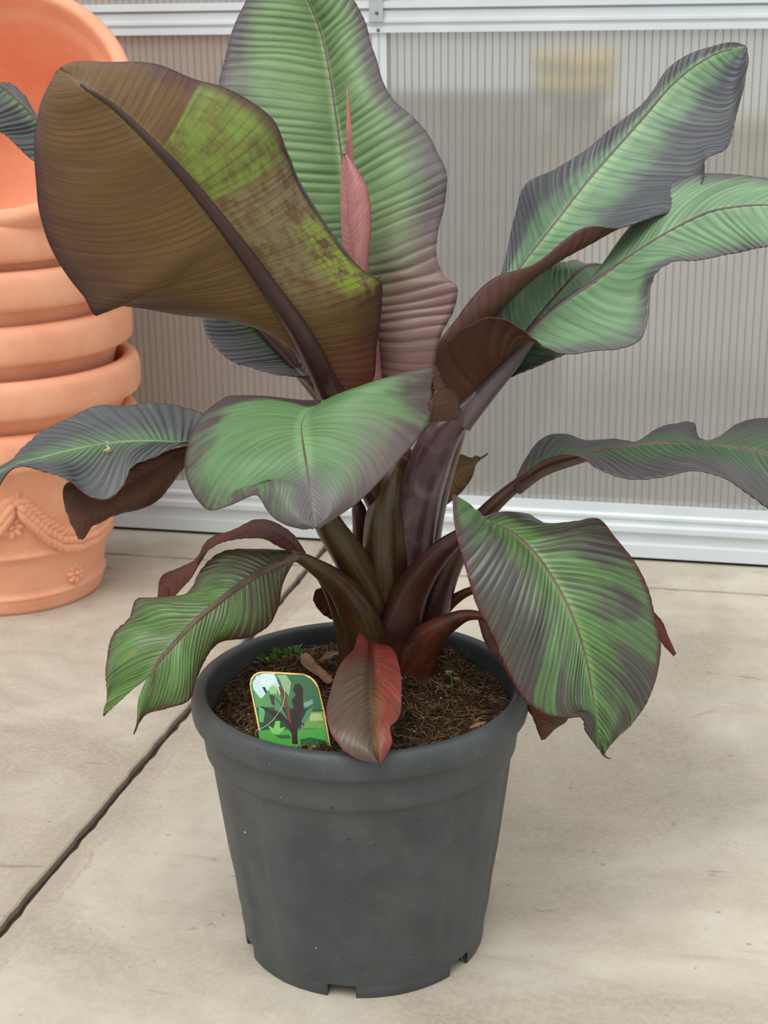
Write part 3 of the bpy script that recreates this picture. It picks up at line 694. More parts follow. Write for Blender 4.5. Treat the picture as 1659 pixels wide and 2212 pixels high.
# --- leaves 10, 11: under the hanging blade ------------------------------------
leaf([(1035, 1318, .0), (1070, 1370, -.02), (1110, 1440, -.03), (1150, 1520), (1172, 1598, -.05)],
     [(1030, 1325, .0), (1050, 1390, -.02), (1088, 1440, -.04), (1120, 1500), (1148, 1545), (1160, 1570), (1170, 1598, -.05)],
     [(1045, 1312, .02), (1110, 1360, .02), (1180, 1450, .01), (1225, 1520, -.0), (1227, 1553), (1200, 1572), (1175, 1598, -.05)],
     T9, UNDER, None, pleats=30, pleat=.0006, face='under', seed=27, camber=-.005)
petiole('petiole', [(890, 1480, .06, 56), (900, 1412, .05, 52), (925, 1372, .035, 38), (965, 1345, .02, 26), (1010, 1327, .005, 15), (1050, 1330, -.01, 9)], ST_RED, plant, adax=(-.3, .6, 1))
leaf([(1040, 1265, .08), (1200, 1260, .10), (1350, 1300, .10), (1420, 1350), (1457, 1416, .08)],
     [(1040, 1258, .08), (1200, 1225, .11), (1350, 1268, .11), (1424, 1335), (1461, 1412, .08)],
     [(1040, 1275, .08), (1200, 1300, .10), (1340, 1335, .09), (1406, 1365), (1442, 1404), (1455, 1418, .08)],
     UNDER_RED, UNDER_RED, None, pleats=24, pleat=.0005, seed=29)
petiole('petiole', [(925, 1370, .10, 24), (955, 1318, .10, 18), (1000, 1282, .09, 12), (1050, 1264, .08, 9)], ST_RED, plant, adax=(-.3, .6, 1))
# --- leaf 12: the blade that arches toward the camera ---------------------------
def l12_top(k, u, sd, a, st, bl, c):
    back = k.math('MULTIPLY', k.math('SUBTRACT', 1.0, k.smooth(k.math('SUBTRACT', k.math('ADD', u, k.math('MULTIPLY', st, .06)), k.math('MULTIPLY', a, .06)), 0.09, 0.12)), k.smooth(k.math('MULTIPLY', sd, -1.0), 0.02, 0.12))
    c = k.mix(back, c, srgb(72, 54, 54))
    tip = k.math('MULTIPLY', k.smooth(k.math('ADD', u, k.math('MULTIPLY', k.math('SUBTRACT', st, .5), .3)), .46, .80), .92)
    c = k.mix(tip, c, srgb(108, 98, 104))
    rr = k.math('MULTIPLY', k.smooth(k.math('ADD', sd, k.math('MULTIPLY', k.math('SUBTRACT', st, .5), .5)), 0.22, 0.75), k.smooth(u, .20, .36))
    return k.mix(k.math('MULTIPLY', rr, .8), c, srgb(122, 108, 108))
T12 = leaf_mat('leaf_top_bright', srgb(104, 142, 92), srgb(84, 68, 68), .64, 1.05, 1.0, vein=.13, veins=34, seed=12.1, ribline=srgb(140, 186, 122), rough=.38, spec=.5, extra=l12_top)
l12 = leaf([(690, 876, -.03), (665, 890, -.055), (652, 915, -.085), (655, 960, -.13), (663, 1010), (670, 1060, -.19), (676, 1100), (683, 1141, -.22)],
     [(695, 868, .0, 0), (640, 866, .0), (580, 862, -.0), (520, 856, -.01, .12), (470, 870, -.03, .22), (430, 905), (405, 950, -.07, .42), (398, 1000), (405, 1040, -.12, .56), (430, 1085), (460, 1105, -.16, .70), (500, 1091), (556, 1072, -.19, .82), (575, 1100), (600, 1126, -.21), (650, 1143), (676, 1144, -.22)],
     [(700, 868, .0, 0), (760, 858, .0), (830, 830, -.0), (890, 806), (935, 790, -.03, .28), (938, 840), (935, 890, -.05, .44), (905, 945), (870, 985, -.10, .60), (830, 1030), (780, 1080, -.17, .80), (730, 1116), (690, 1142, -.22)],
     T12, UNDER, RIB_BROWN, (6, 8, 11, 11, 10, 8, 5), pleats=34, pleat=.00012, sweep=2.4, face='top', camber=.016, seed=31, nv=26, rib_end=.86, rib_off=.75,
     label='broad green leaf arching toward the viewer')
fo = leaf([(936, 790, -.03), (938, 840), (935, 890, -.05), (925, 912, -.04)], [(936, 790, -.03), (938, 840), (935, 890, -.05), (925, 912, -.04)],
     [(939, 789, -.025), (958, 826, .0), (988, 850, .02), (998, 880), (993, 905, .02)], UNDER, UNDER, None, pleats=10, pleat=.0004, nv=10, camber=.006, seed=5, label='maroon folded back corner of the arching leaf')
petiole('petiole', [(822, 1360, .075, 50), (796, 1275, .065, 46), (754, 1195, .05, 40), (708, 1125, .04, 33), (678, 1040, .02, 22), (668, 960, -.0, 16), (672, 905, -.03, 9), (664, 893, -.05, 6)], ST_OLIVE, plant, adax=(.5, .5, .6))
# --- leaves 13, 14: low left pair -------------------------------------------------
T13 = leaf_mat('leaf_top_slate', srgb(98, 126, 90), srgb(84, 84, 86), -.02, .45, .4, vein=.32, veins=40, seed=13.3, rough=.42)
leaf([(440, 950, .0), (395, 956, -.02), (330, 952), (250, 955, -.05), (170, 968), (100, 985, -.07), (30, 1005), (-40, 1040, -.08), (-90, 1080, -.08)],
     [(440, 945, .0), (435, 890, .04), (400, 880, .05), (330, 870, .04), (270, 878), (200, 880, .02), (130, 910), (60, 955, -.02), (10, 1000), (-40, 1030), (-90, 1080, -.08)],
     [(440, 955, 0, 0), (396, 957, -.04), (335, 985, -.07), (283, 1010, -.09), (265, 1050, -.1, .38), (215, 1078, -.11, .48), (190, 1070), (150, 1036, -.11, .58), (100, 1020), (40, 1008, -.10, .75), (-10, 1060, -.1), (-90, 1080, -.08)],
     T13, UNDER, RIB_GREEN, (12, 9, 7, 5, 4), pleats=40, pleat=.0008, face='top', seed=36, sweep=2.0, ref=(.4, -.5), nv=22,
     label='slate green leaf spreading low to the left edge')
leaf([(430, 965, .02), (380, 985), (300, 1030, -.02), (230, 1075), (190, 1110, -.06), (173, 1164, -.07)],
     [(420, 958, .02), (330, 985), (230, 1020, -.02), (160, 1035), (140, 1050, -.04), (140, 1090), (155, 1130), (171, 1165, -.07)],
     [(440, 975, .02), (395, 1010), (368, 1050, -.0), (335, 1085), (250, 1112, -.03), (205, 1130), (180, 1150), (174, 1166, -.07)],
     T13, UNDER, None, pleats=36, pleat=.0002, sweep=1.8, face='under', camber=-.008, seed=38, label='maroon underside of a leaf hanging at far left')
petiole('petiole', [(850, 1150, .10, 30), (790, 1040, .07, 28), (640, 950, .03, 22), (500, 940, .01, 16), (420, 955, .0, 9)], ST_DARK, plant)
# --- leaf 15: lower left blade, split at its tip -------------------------------------
def l15_top(k, u, sd, a, st, bl, c):
    burn = k.noise(k.xyz(k.math('MULTIPLY', u, 26.0), k.math('MULTIPLY', a, 1.1), 8.0), 1.0, 3, 0.6)
    w = k.math('MULTIPLY', k.smooth(u, .5, .75), k.smooth(burn, .61, .67))
    c = k.mix(w, c, srgb(196, 150, 60))
    w2 = k.math('MULTIPLY', k.smooth(u, .55, .8), k.smooth(burn, .67, .72))
    c = k.mix(w2, c, srgb(92, 62, 50))
    basea = k.math('SUBTRACT', 1.0, k.smooth(k.math('ADD', u, k.math('MULTIPLY', k.math('SUBTRACT', st, .5), .3)), .12, .42))
    c = k.mix(k.math('MULTIPLY', basea, .85), c, srgb(80, 64, 50))
    return k.mix(k.smooth(u, .955, 1.0), c, srgb(92, 46, 42))
T15 = leaf_mat('leaf_top_vivid', srgb(98, 138, 68), srgb(80, 60, 54), .50, 1.05, .9, patch=srgb(88, 80, 58), patch_amt=.35, vein=.26, veins=40, seed=15.2, rough=.32, spec=.6, redtip=srgb(90, 40, 42), extra=l15_top)
mfar = [(640, 1196, -.02), (560, 1235, -.05), (490, 1282), (430, 1332, -.10), (380, 1385), (340, 1432, -.13), (318, 1465, -.135, .84), (291, 1486), (260, 1514), (226, 1546, -.13)]
mnear = [(640, 1198, -.02), (560, 1235, -.05), (490, 1282), (430, 1332, -.10), (380, 1385), (340, 1432, -.13), (318, 1465, -.135, .84), (306, 1490), (297, 1522), (297, 1555), (288, 1584, -.15)]
l15 = leaf(mfar,
     [(640, 1190, -.01), (560, 1186, .0), (470, 1196, .0), (432, 1230), (402, 1282, -.02), (330, 1291, -.04), (295, 1294), (280, 1332, -.06), (245, 1370), (230, 1430, -.10), (228, 1480), (232, 1520), (225, 1547, -.13)],
     [(641, 1202, -.02), (612, 1260, -.04), (601, 1312), (582, 1350, -.06), (540, 1376), (470, 1392, -.09), (440, 1432), (421, 1480, -.12), (410, 1510), (360, 1531, -.14), (312, 1547), (290, 1586, -.15)],
     T15, UNDER_RED, RIB_BROWN, (22, 18, 15, 13, 11, 9, 7), pleats=42, pleat=.0008, sweep=1.9, face='top', camber=.010, seed=41, wave=.0015, mid_right=mnear, rib_end=.83, nv=22,
     label='bright green leaf with yellow scorched tips hanging at lower left')
rib = leaf([(655, 1200, -.0), (620, 1165, .0), (585, 1145, .01), (530, 1145, .02), (465, 1170, .02), (432, 1215, .01), (392, 1245, .0), (358, 1270, -.01), (342, 1290, -.02)],
     [(660, 1195, .01), (628, 1150, .03), (590, 1128), (555, 1122, .05), (500, 1148), (447, 1170, .04), (426, 1205), (385, 1228, .03), (350, 1245, .01), (340, 1288, -.02)],
     [(650, 1205, -.02), (600, 1180, -.02), (575, 1166, -.02), (520, 1164), (470, 1177, -.01), (441, 1196), (420, 1237, -.01), (398, 1265), (372, 1290, -.02), (343, 1291, -.02)],
     T15, UNDER_RED, None, pleats=26, pleat=.0005, face='under', wave=.001, seed=44, ref=(.5, .5), label='torn maroon strip curling beside the scorched leaf')
petiole('petiole', [(800, 1450, .045, 50), (792, 1380, .045, 50), (768, 1310, .035, 44), (728, 1256, .02, 31), (682, 1222, .0, 21), (640, 1202, -.015, 13), (600, 1216, -.035, 8)], ST_OLIVE, plant, adax=(.3, .6, 1))
petiole('petiole', [(756, 1450, .06, 22), (744, 1380, .065, 18), (722, 1300, .06, 14), (692, 1245, .04, 10), (650, 1203, .0, 6)], ST_OLIVE, plant, adax=(.3, .6, 1))
# --- leaf 17: small red leaf hanging over the front rim ----------------------------------
def l17_top(k, u, sd, a, st, bl, c):
    rr = k.smooth(k.math('ADD', sd, k.math('MULTIPLY', k.math('SUBTRACT', bl, .5), .5)), .05, .30)
    mot = k.noise(k.xyz(k.math('MULTIPLY', u, 14.0), k.math('MULTIPLY', sd, 6.0), 4.0), 1.0, 4, .65)
    red = k.mix(k.smooth(mot, .35, .65), srgb(150, 58, 48), srgb(120, 66, 46))
    c = k.mix(rr, c, red)
    low = k.math('MULTIPLY', k.math('MULTIPLY', k.smooth(sd, .0, .1), k.smooth(u, .42, .6)), k.math('SUBTRACT', 1.0, k.smooth(sd, .3, .7)))
    c = k.mix(low, c, srgb(140, 98, 66))
    top = k.math('SUBTRACT', 1.0, k.smooth(k.math('ADD', u, k.math('MULTIPLY', bl, .2)), .22, .40))
    c = k.mix(k.math('MULTIPLY', top, .7), c, srgb(140, 50, 46))
    return k.mix(k.smooth(k.math('ADD', a, k.math('MULTIPLY', k.smooth(u, .5, .9), .06)), .93, 1.04), c, srgb(150, 62, 66))
T17 = leaf_mat('leaf_top_red', srgb(100, 84, 68), srgb(92, 74, 66), .6, 1.2, .6, vein=.16, veins=24, seed=17.2, rough=.34, spec=.55, extra=l17_top)
leaf([(797, 1388, -.01), (800, 1430, -.06), (800, 1480, -.11), (803, 1560, -.175), (810, 1615, -.215), (819, 1650, -.224)],
     [(790, 1380, .0, 0), (779, 1367, -.01, .05), (765, 1402, -.04), (738, 1430, -.08), (715, 1490, -.14), (706, 1530, -.17), (718, 1590, -.21), (740, 1620, -.22), (780, 1641, -.226), (817, 1650, -.224)],
     [(803, 1390, -.01, 0), (828, 1391, -.03), (850, 1405, -.06), (865, 1450, -.1), (868, 1500, -.14), (860, 1550, -.18), (845, 1577, -.205), (848, 1602, -.215), (832, 1635, -.222), (821, 1650, -.224)],
     T17, UNDER_RED, ST_RED, (26, 16, 10, 7, 5, 3), pleats=22, pleat=.0002, sweep=1.9, face='top', camber=.010, seed=47, rib_off=.8, label='small red tinged leaf hanging over the front rim')
petiole('petiole', [(830, 1420, .06, 26), (812, 1392, .03, 18), (799, 1392, -.01, 11), (800, 1430, -.058, 6)], ST_RED, plant)
petiole('tip', [(816, 1640, -.2245, 5), (819, 1652, -.2245, 2.5), (821, 1658, -.224, 1)], ST_DARK, plant, groove=0)
# --- small and hidden blades -------------------------------------------------------------
leaf([(735, 1318, .16), (705, 1303), (677, 1297, .15)], [(735, 1290, .16), (700, 1270), (683, 1274), (676, 1296, .15)], [(735, 1345, .16), (712, 1336), (690, 1320), (677, 1298, .15)],
     UNDER_RED, UNDER_RED, None, pleats=10, pleat=.0004, seed=51)
leaf([(915, 1080, .17), (960, 1040), (1005, 1005, .19), (1053, 980, .2)], [(925, 1010, .17), (960, 985), (990, 980), (1020, 988), (1040, 985), (1053, 978, .2)],
     [(905, 1140, .16), (930, 1125), (960, 1095), (990, 1070), (1020, 1030), (1030, 1000), (1054, 982, .2)], T13, UNDER_PALE, None, pleats=24, pleat=.0003, face='under', seed=53)
T20 = leaf_mat('leaf_top_grey_slate', srgb(92, 106, 88), srgb(84, 80, 84), .1, .6, .5, vein=.25, veins=36, seed=20.2, rough=.4)  # grey-slate blade colour of the back left leaf
leaf([(735, 880, .13), (700, 850, .14), (620, 780, .18), (560, 706, .21), (510, 650, .23), (450, 620, .25)],
     [(720, 885, .13), (690, 823, .12), (600, 806, .13), (530, 790, .15), (480, 765), (450, 730, .18), (436, 686, .2), (430, 650), (448, 618, .25)],
     [(750, 870, .13), (720, 780, .16), (660, 690, .2), (580, 620, .25), (500, 590), (452, 618, .25)],
     T20, UNDER, RIB_BROWN, (24, 14, 10, 6), pleats=36, pleat=.0009, face='top', seed=55)
petiole('petiole', [(850, 1080, .12, 26), (790, 970, .12, 26), (730, 885, .13, 24), (690, 845, .145, 14), (640, 795, .17, 8)], ST_PURP, plant)
leaf([(300, 450, .25), (180, 335, .3), (80, 258, .3), (45, 222), (10, 192, .3), (-60, 150, .28), (-110, 140, .26)],
     [(300, 445, .25), (180, 310), (80, 250, .33), (42, 200), (22, 182), (0, 176, .33), (-60, 120), (-110, 138, .26)],
     [(300, 460, .25), (200, 430, .25), (75, 350, .27), (40, 320), (10, 290, .27), (-50, 260), (-110, 142, .26)],
     T13, UNDER, RIB_BROWN, (10, 7, 5), pleats=36, pleat=.001, face='top', seed=57, ref=(.5, .5))
petiole('petiole', [(830, 1080, .13, 24), (760, 950, .14, 20), (560, 700, .2, 14), (300, 450, .25, 8)], ST_DARK, plant)
# --- the stem of wrapped sheaths ------------------------------------------------------------
stem = petiole('stem', [(852, 1490, .10, 78), (850, 1420, .10, 82), (848, 1330, .105, 80), (845, 1230, .11, 66), (850, 1120, .11, 50), (860, 1040, .115, 38), (868, 970, .12, 26)], ST_DARK, plant, groove=0, n=28)
petiole('sheath', [(842, 1400, .085, 60), (842, 1300, .08, 62), (841, 1200, .075, 62), (841, 1120, .075, 54), (850, 1040, .08, 34), (866, 985, .09, 16)], ST_OLIVE, plant, groove=.25, adax=(.7, -1, 0), n=24)
petiole('sheath', [(800, 1300, .11, 30), (785, 1180, .11, 24), (775, 1100, .11, 16), (768, 1070, .11, 6)], ST_OLIVE, plant, groove=.3)
petiole('sheath', [(905, 1400, .10, 40), (920, 1330, .10, 34), (950, 1240, .10, 26), (975, 1200, .09, 20)], ST_OLIVE, plant, groove=.3)
petiole('sheath', [(862, 1060, .10, 16), (872, 1010, .10, 13), (880, 980, .10, 8), (884, 960, .10, 3)], ST_RED, plant, groove=.3)

# ------------------------------------------------------------------ terracotta pots
def terracotta():
    k = NT('terracotta'); o = k.obj(); n = k.noise(o, 9, 5, 0.6); fine = k.noise(o, 120, 3, 0.6)
    c = k.mix(k.smooth(n, 0.3, 0.7), srgb(228, 156, 122), srgb(236, 172, 138))
    c = k.mix(k.math('MULTIPLY', k.smooth(fine, 0.5, 0.75), 0.2), c, srgb(242, 190, 162))
    return k.done(k.principled(c, 0.75, 0.25, 0.0, k.bump(fine, 0.1, 0.001)))
M_terra = terracotta()
TC = (-.755, 1.313)
def body_r(z):
    r = .180 + .225 * z
    for zc, h, w in ((.128, .009, .0055), (.034, .008, .0055)):
        r += h * math.exp(-((z - zc) / w) ** 2)
    if z < .03: r += .005
    return r
outer = [(body_r(z) if z > .001 else body_r(0) - .003, z) for z in [0, .002, .01, .02, .026, .03, .034, .038, .044, .05, .08, .11, .118, .123, .128, .133, .138, .146, .18, .22, .26, .285]]
B_V, B_F = lathe([(.0005, .012), (.05, .012), (.17, .01), (.172, 0)] + outer + [(.2500, .300), (.2540, .316)], 112)
C_V, C_F = lathe([(.2540, .316), (.272, .3165), (.2790, .3195), (.2825, .327), (.2835, .345), (.2830, .365), (.2815, .376), (.2770, .3845), (.2700, .3890), (.2590, .3900), (.2520, .3870), (.2490, .378), (.2470, .350), (.2440, .336), (.2360, .326), (.2320, .300), (.2000, .150), (.1760, .030), (.06, .026), (.0005, .026)], 112)
tb = bpy.data.meshes.new('pot_body'); tb.from_pydata(B_V, [], B_F); tb.materials.append(M_terra); tb.polygons.foreach_set('use_smooth', [True] * len(tb.polygons))
tcm = bpy.data.meshes.new('pot_collar'); tcm.from_pydata(C_V, [], C_F); tcm.materials.append(M_terra); tcm.polygons.foreach_set('use_smooth', [True] * len(tcm.polygons))
def t_pot(loc, rot, label, group='terracotta pots of the stack'):
    e = tag(empty('terracotta_pot', loc, rot), label, 'plant pot', group)
    link(bpy.data.objects.new('pot_body', tb), e); link(bpy.data.objects.new('pot_collar', tcm), e)
    return e
base_pot = t_pot((TC[0], TC[1], 0), (0, 0, 0), 'bottom terracotta pot of the stack, standing on the floor with garland relief')
t_pot((TC[0] + .010, TC[1], .104), (0, 0, .4), 'terracotta pot second from the floor in the stack, above the garland pot')
t_pot((TC[0] - .001, TC[1] + .004, .207), (0, 0, .9), 'terracotta pot in the middle of the stack, third from the floor')
t_pot((TC[0] - .006, TC[1], .309), (0, 0, 1.4), 'terracotta pot fourth from the floor in the stack')
t_pot((TC[0] - .010, TC[1] + .004, .398), (0, 0, 1.9), 'topmost upright terracotta pot of the stack, just under the tilted one')
EL = math.radians(35)
nrm = Vector((.06, -math.cos(EL), math.sin(EL))).normalized()
rc = Vector(P(-12, 211, 1.20))
q = nrm.to_track_quat('Z', 'Y'); o0 = rc - nrm * .388 * .92
tilted = t_pot(o0, q.to_euler(), 'tilted terracotta pot on top of the stack, its open mouth facing the viewer'); tilted.scale = (.92, .92, .92)
# garland relief on the bottom pot
def on_body(x, y, dr=0.0):
    d = FW + RT * (x - 829.5) / F - UP * (y - 1106) / F; t = 2.3
    while t < 4:
        p = CAM + d * t
        if p[2] < .31 and math.hypot(p[0] - TC[0], p[1] - TC[1]) <= .180 + .225 * p[2] + dr: break
        t += .001
    return Vector((p[0] - TC[0], p[1] - TC[1], p[2]))
def blob(bm, c, ax, sizes):
    """ellipsoid at c; ax: direction of its long axis along the wall"""
    rad = Vector((c.x, c.y, 0)).normalized(); a = (ax - rad * ax.dot(rad)).normalized(); b = rad.cross(a)
    m = Matrix((a * sizes[0], b * sizes[1], rad * sizes[2])).transposed().to_4x4(); m.translation = c
    bmesh.ops.create_icosphere(bm, subdivisions=2, radius=1, matrix=m)
def bm_obj(name, bm, mat, parent):
    me = bpy.data.meshes.new(name); bm.to_mesh(me); bm.free(); me.materials.append(mat)
    me.polygons.foreach_set('use_smooth', [True] * len(me.polygons))
    return link(bpy.data.objects.new(name, me), parent)
for swag in ([(48, 1098), (75, 1122), (100, 1146), (135, 1164), (170, 1163), (200, 1150), (222, 1132), (236, 1112)], [(20, 1098), (5, 1120), (-20, 1150), (-60, 1170), (-100, 1176), (-140, 1170)]):
    bm = bmesh.new()
    pts = [on_body(*p_) for p_ in swag]
    for i in range(len(pts) - 1):
        for s_ in range(3):
            t_ = s_ / 3; c = pts[i].lerp(pts[i + 1], t_); ax = pts[i + 1] - pts[i]
            side = Vector((0, 0, 1))
            for sg in (-1, 1):
                blob(bm, c + side * sg * .016, (ax.normalized() + side * sg * .55), (.023, .010, .013))
            blob(bm, c, ax, (.018, .011, .016))
    bm_obj('garland', bm, M_terra, base_pot)
for (px_, py_, R_) in ((24, 1138, .027), (163, 1236, .024), (-90, 1240, .024)):
    bm = bmesh.new(); c = on_body(px_, py_); rad = Vector((c.x, c.y, 0)).normalized(); a = Vector((0, 0, 1)); b = rad.cross(a)
    for i in range(8):
        th = i * math.pi / 4; d = a * math.cos(th) + b * math.sin(th)
        blob(bm, c + d * R_ * .6, d, (R_ * .42, R_ * .27, .007))
    blob(bm, c, a, (R_ * .3, R_ * .3, .011))
    bm_obj('rosette', bm, M_terra, base_pot)
bm = bmesh.new()
for p_, ax_, s_ in (((36, 1085), (0, 0, 1), (.012, .010, .010)), ((50, 1090), (1, 0, -.4), (.013, .009, .008)), ((24, 1088), (-1, 0, -.4), (.013, .009, .008)), ((38, 1068), (0, 0, 1), (.012, .006, .006)), ((30, 1106), (0, 0, 1), (.016, .004, .005))):
    blob(bm, on_body(*p_), Vector(ax_), s_)
bm_obj('ribbon_knot', bm, M_terra, base_pot)

# ------------------------------------------------------------------ plant tag with its printed picture
def Z(x, y): return 400 + x / 4.1475, 1320 + y / 4.1475         # pixel of the close view
tl, trr = Vector(P(540, 1450, -.105)), Vector(P(690, 1458, -.108))
bl_ = Vector(P(566, 1625, -.134)); 
ux = (trr - tl); TW = ux.length; ux.normalize()
uy = (bl_ - tl); uy = (uy - ux * uy.dot(ux)); TH = uy.length + .025; uy.normalize(); uz = ux.cross(uy)
if uz.dot(Vector(CAM) - tl) < 0: uz = -uz
tagE = tag(empty('plant_tag', tl), 'printed plant tag with yellow border stuck in the soil', 'plant tag')
def tag_pt(x, y, off):
    """photograph pixel to the plane of the tag"""
    d = Vector(FW + RT * (x - 829.5) / F - UP * (y - 1106) / F); o_ = Vector(CAM)
    p = o_ + d * ((tl - o_).dot(uz) / d.dot(uz))
    return p - tl + uz * off
def card_outline(inset):
    # tag outline in photograph pixels: sides lean slightly, rounded shoulders, foot in the soil
    c = []
    L = [(571, 1660), (563, 1600), (549, 1530), (541, 1490)]; R = [(690, 1490), (702, 1540), (714, 1610), (722, 1660)]
    sh = [(539.5, 1478), (541.5, 1466), (548, 1457), (557, 1452), (568, 1450.5), (600, 1451.5), (630, 1453.5), (655, 1455.5), (668, 1460), (678, 1467.5), (685, 1477)]
    pts = L + sh + R; cx = sum(p[0] for p in pts) / len(pts); cy = 1550
    for x, y in pts:
        dx, dy = cx - x, cy - y; l = math.hypot(dx, dy)
        c.append((x + dx / l * inset, y + dy / l * inset) if inset else (x, y))
    return c
def tag_poly(name, pts, mat, parent, off, thick=0.0):
    v = [tag_pt(x, y, off) for x, y in pts]; n = len(v); f = [tuple(range(n))]
    if thick:
        v += [p - uz * thick for p in v]; f += [tuple(range(2 * n - 1, n - 1, -1))] + [(i, (i + 1) % n, n + (i + 1) % n, n + i) for i in range(n)]
    o = mesh_obj(name, v, f, mat, parent, smooth=False)
    return o
card = tag_poly('card', card_outline(0), plain('tag_border', srgb(244, 190, 84), .45, .4, .03), tagE, 0, .0006)
tag_poly('white_line', card_outline(2.6), plain('tag_white', srgb(238, 236, 214), .45, .4, .02), tagE, .0002)
def print_mat():
    k = NT('printed_picture'); at_ = k.n('Attribute'); at_.attribute_name = 'ink'
    n = k.noise(k.obj(), 420, 4, .7); c = k.mix(k.math('MULTIPLY', k.smooth(n, .4, .7), .35), at_.outputs['Color'], k.mix(.55, at_.outputs['Color'], (0.02, 0.05, 0.02, 1)))
    return k.done(k.principled(c, .4, .45))
ink = []     # (polygon in pixels, colour)
inner = card_outline(3.6)
ink.append((inner, srgb(70, 120, 80)))
def zp(l): return [Z(*p) for p in l]
ink += [(zp([(602, 640), (640, 580), (700, 560), (810, 560), (830, 640), (860, 700), (840, 790), (700, 790), (640, 760), (612, 700)]), srgb(198, 226, 226)),
        (zp([(700, 560), (790, 562), (800, 640), (700, 680), (660, 620)]), srgb(214, 236, 234)),
        (zp([(612, 700), (680, 790), (760, 690), (830, 700), (860, 800), (850, 900), (640, 880)]), srgb(92, 150, 90)),
        (zp([(750, 690), (790, 660), (830, 690), (820, 740), (760, 740)]), srgb(150, 196, 130)),
        (zp([(800, 565), (1060, 570), (1130, 610), (1190, 690), (1230, 870), (1100, 900), (1050, 700), (960, 640), (900, 800), (860, 700), (830, 620)]), srgb(58, 106, 72)),
        (zp([(815, 570), (905, 572), (950, 640), (930, 760), (880, 700), (850, 620)]), srgb(150, 182, 140)),
        (zp([(640, 860), (860, 860), (1100, 880), (1235, 880), (1255, 1040), (680, 1060)]), srgb(38, 78, 48)),
        (zp([(1090, 900), (1235, 900), (1255, 1050), (1060, 1050)]), srgb(120, 170, 88)),
        (zp([(1110, 920), (1220, 915), (1235, 980), (1120, 985)]), srgb(176, 206, 128)),
        (zp([(655, 1075), (800, 1060), (1000, 1070), (1255, 1045), (1290, 1235), (1330, 1390), (700, 1390)]), srgb(86, 176, 74)),
        (zp([(1030, 1150), (1120, 1130), (1260, 1160), (1280, 1225), (1040, 1215)]), srgb(40, 104, 62)),
        (zp([(800, 1110), (930, 1110), (950, 1140), (860, 1145)]), srgb(48, 108, 60)),
        (zp([(655, 830), (700, 850), (715, 910), (700, 1000), (665, 990)]), srgb(98, 170, 110)),
        (zp([(1050, 830), (1140, 790), (1145, 830), (1080, 865)]), srgb(120, 174, 144)),
        (zp([(1040, 990), (1090, 890), (1150, 860), (1120, 940), (1060, 1010)]), srgb(84, 142, 104)),
        (zp([(690, 680), (715, 680), (740, 730), (720, 735)]), srgb(44, 52, 42)),
        (zp([(750, 745), (800, 760), (860, 830), (900, 900), (935, 990), (900, 960), (820, 870), (775, 830)]), srgb(62, 56, 48)),
        (zp([(800, 770), (850, 830), (925, 980), (880, 960), (800, 880)]), srgb(92, 132, 104)),
        (zp([(655, 845), (700, 855), (770, 890), (850, 900), (930, 985), (945, 1020), (870, 985), (790, 950), (740, 900)]), srgb(44, 38, 36)),
        (zp([(833, 672), (860, 685), (890, 720), (905, 790), (925, 860), (930, 980), (905, 870), (880, 800), (855, 740)]), srgb(112, 62, 52)),
        (zp([(985, 655), (1030, 652), (1055, 690), (1058, 790), (1060, 880), (1040, 1000), (1000, 1060), (960, 1010), (930, 900), (975, 870), (955, 800), (990, 750), (965, 700)]), srgb(46, 34, 34)),
        (zp([(1060, 880), (1095, 865), (1060, 940), (1020, 1010), (1030, 940)]), srgb(58, 46, 42)),
        (zp([(925, 870), (935, 880), (945, 1000), (975, 1080), (960, 1090), (930, 1000)]), srgb(150, 54, 50)),
        (zp([(945, 1000), (1010, 1010), (1005, 1100), (1010, 1190), (960, 1190), (955, 1100), (900, 1010)]), srgb(58, 34, 34)),
        (zp([(740, 1020), (790, 1050), (810, 985), (850, 985), (850, 1050), (900, 1035), (870, 1080), (840, 1105), (790, 1100), (770, 1080)]), srgb(140, 206, 110)),
        (zp([(1040, 1020), (1058, 1020), (1062, 1100), (1048, 1105)]), srgb(150, 140, 100))]
v, f, cols = [], [], []
for i, (pl, c) in enumerate(ink):
    b = len(v); v += [tag_pt(x, y, .00035 + i * .000012) for x, y in pl]; f.append(tuple(range(b, len(v)))); cols.append((c, len(pl)))
pic = mesh_obj('printed_picture', v, f, print_mat(), tagE, smooth=False)
ca = pic.data.color_attributes.new('ink', 'FLOAT_COLOR', 'CORNER'); kk = 0
for p_ in pic.data.polygons:
    for li in p_.loop_indices: ca.data[li].color = cols[p_.index][0]
def world_tube(name, pts, rad, mat, parent, org, n=8, m=40):
    pts = np.array(pts); ch = np.concatenate([[0], np.cumsum(np.linalg.norm(np.diff(pts, axis=0), axis=1))]); ch /= ch[-1]
    t = np.linspace(0, 1, m); Cc = spline(pts, t, ch); r = np.interp(t, np.linspace(0, 1, len(rad)), rad)
    v, f, uv = tube(Cc, r, None, n); o = mesh_obj(name, [np.asarray(q) - np.array(org) for q in v], f, mat, parent); add_uv(o.data, uv); return o
sp_ = [Vector(tl) + tag_pt(*Z(x, y), o_) for x, y, o_ in ((888, 690, .004), (896, 740, .005), (880, 830, .006), (830, 920, .006), (760, 1000, .005), (690, 1045, .004), (650, 1060, .003), (632, 1085, .001), (634, 1130, -.002))]
world_tube('tie_string', [tuple(p) for p in sp_], [.0004, .0004], plain('string', srgb(206, 190, 160), .8, .2), tagE, tl, 6)

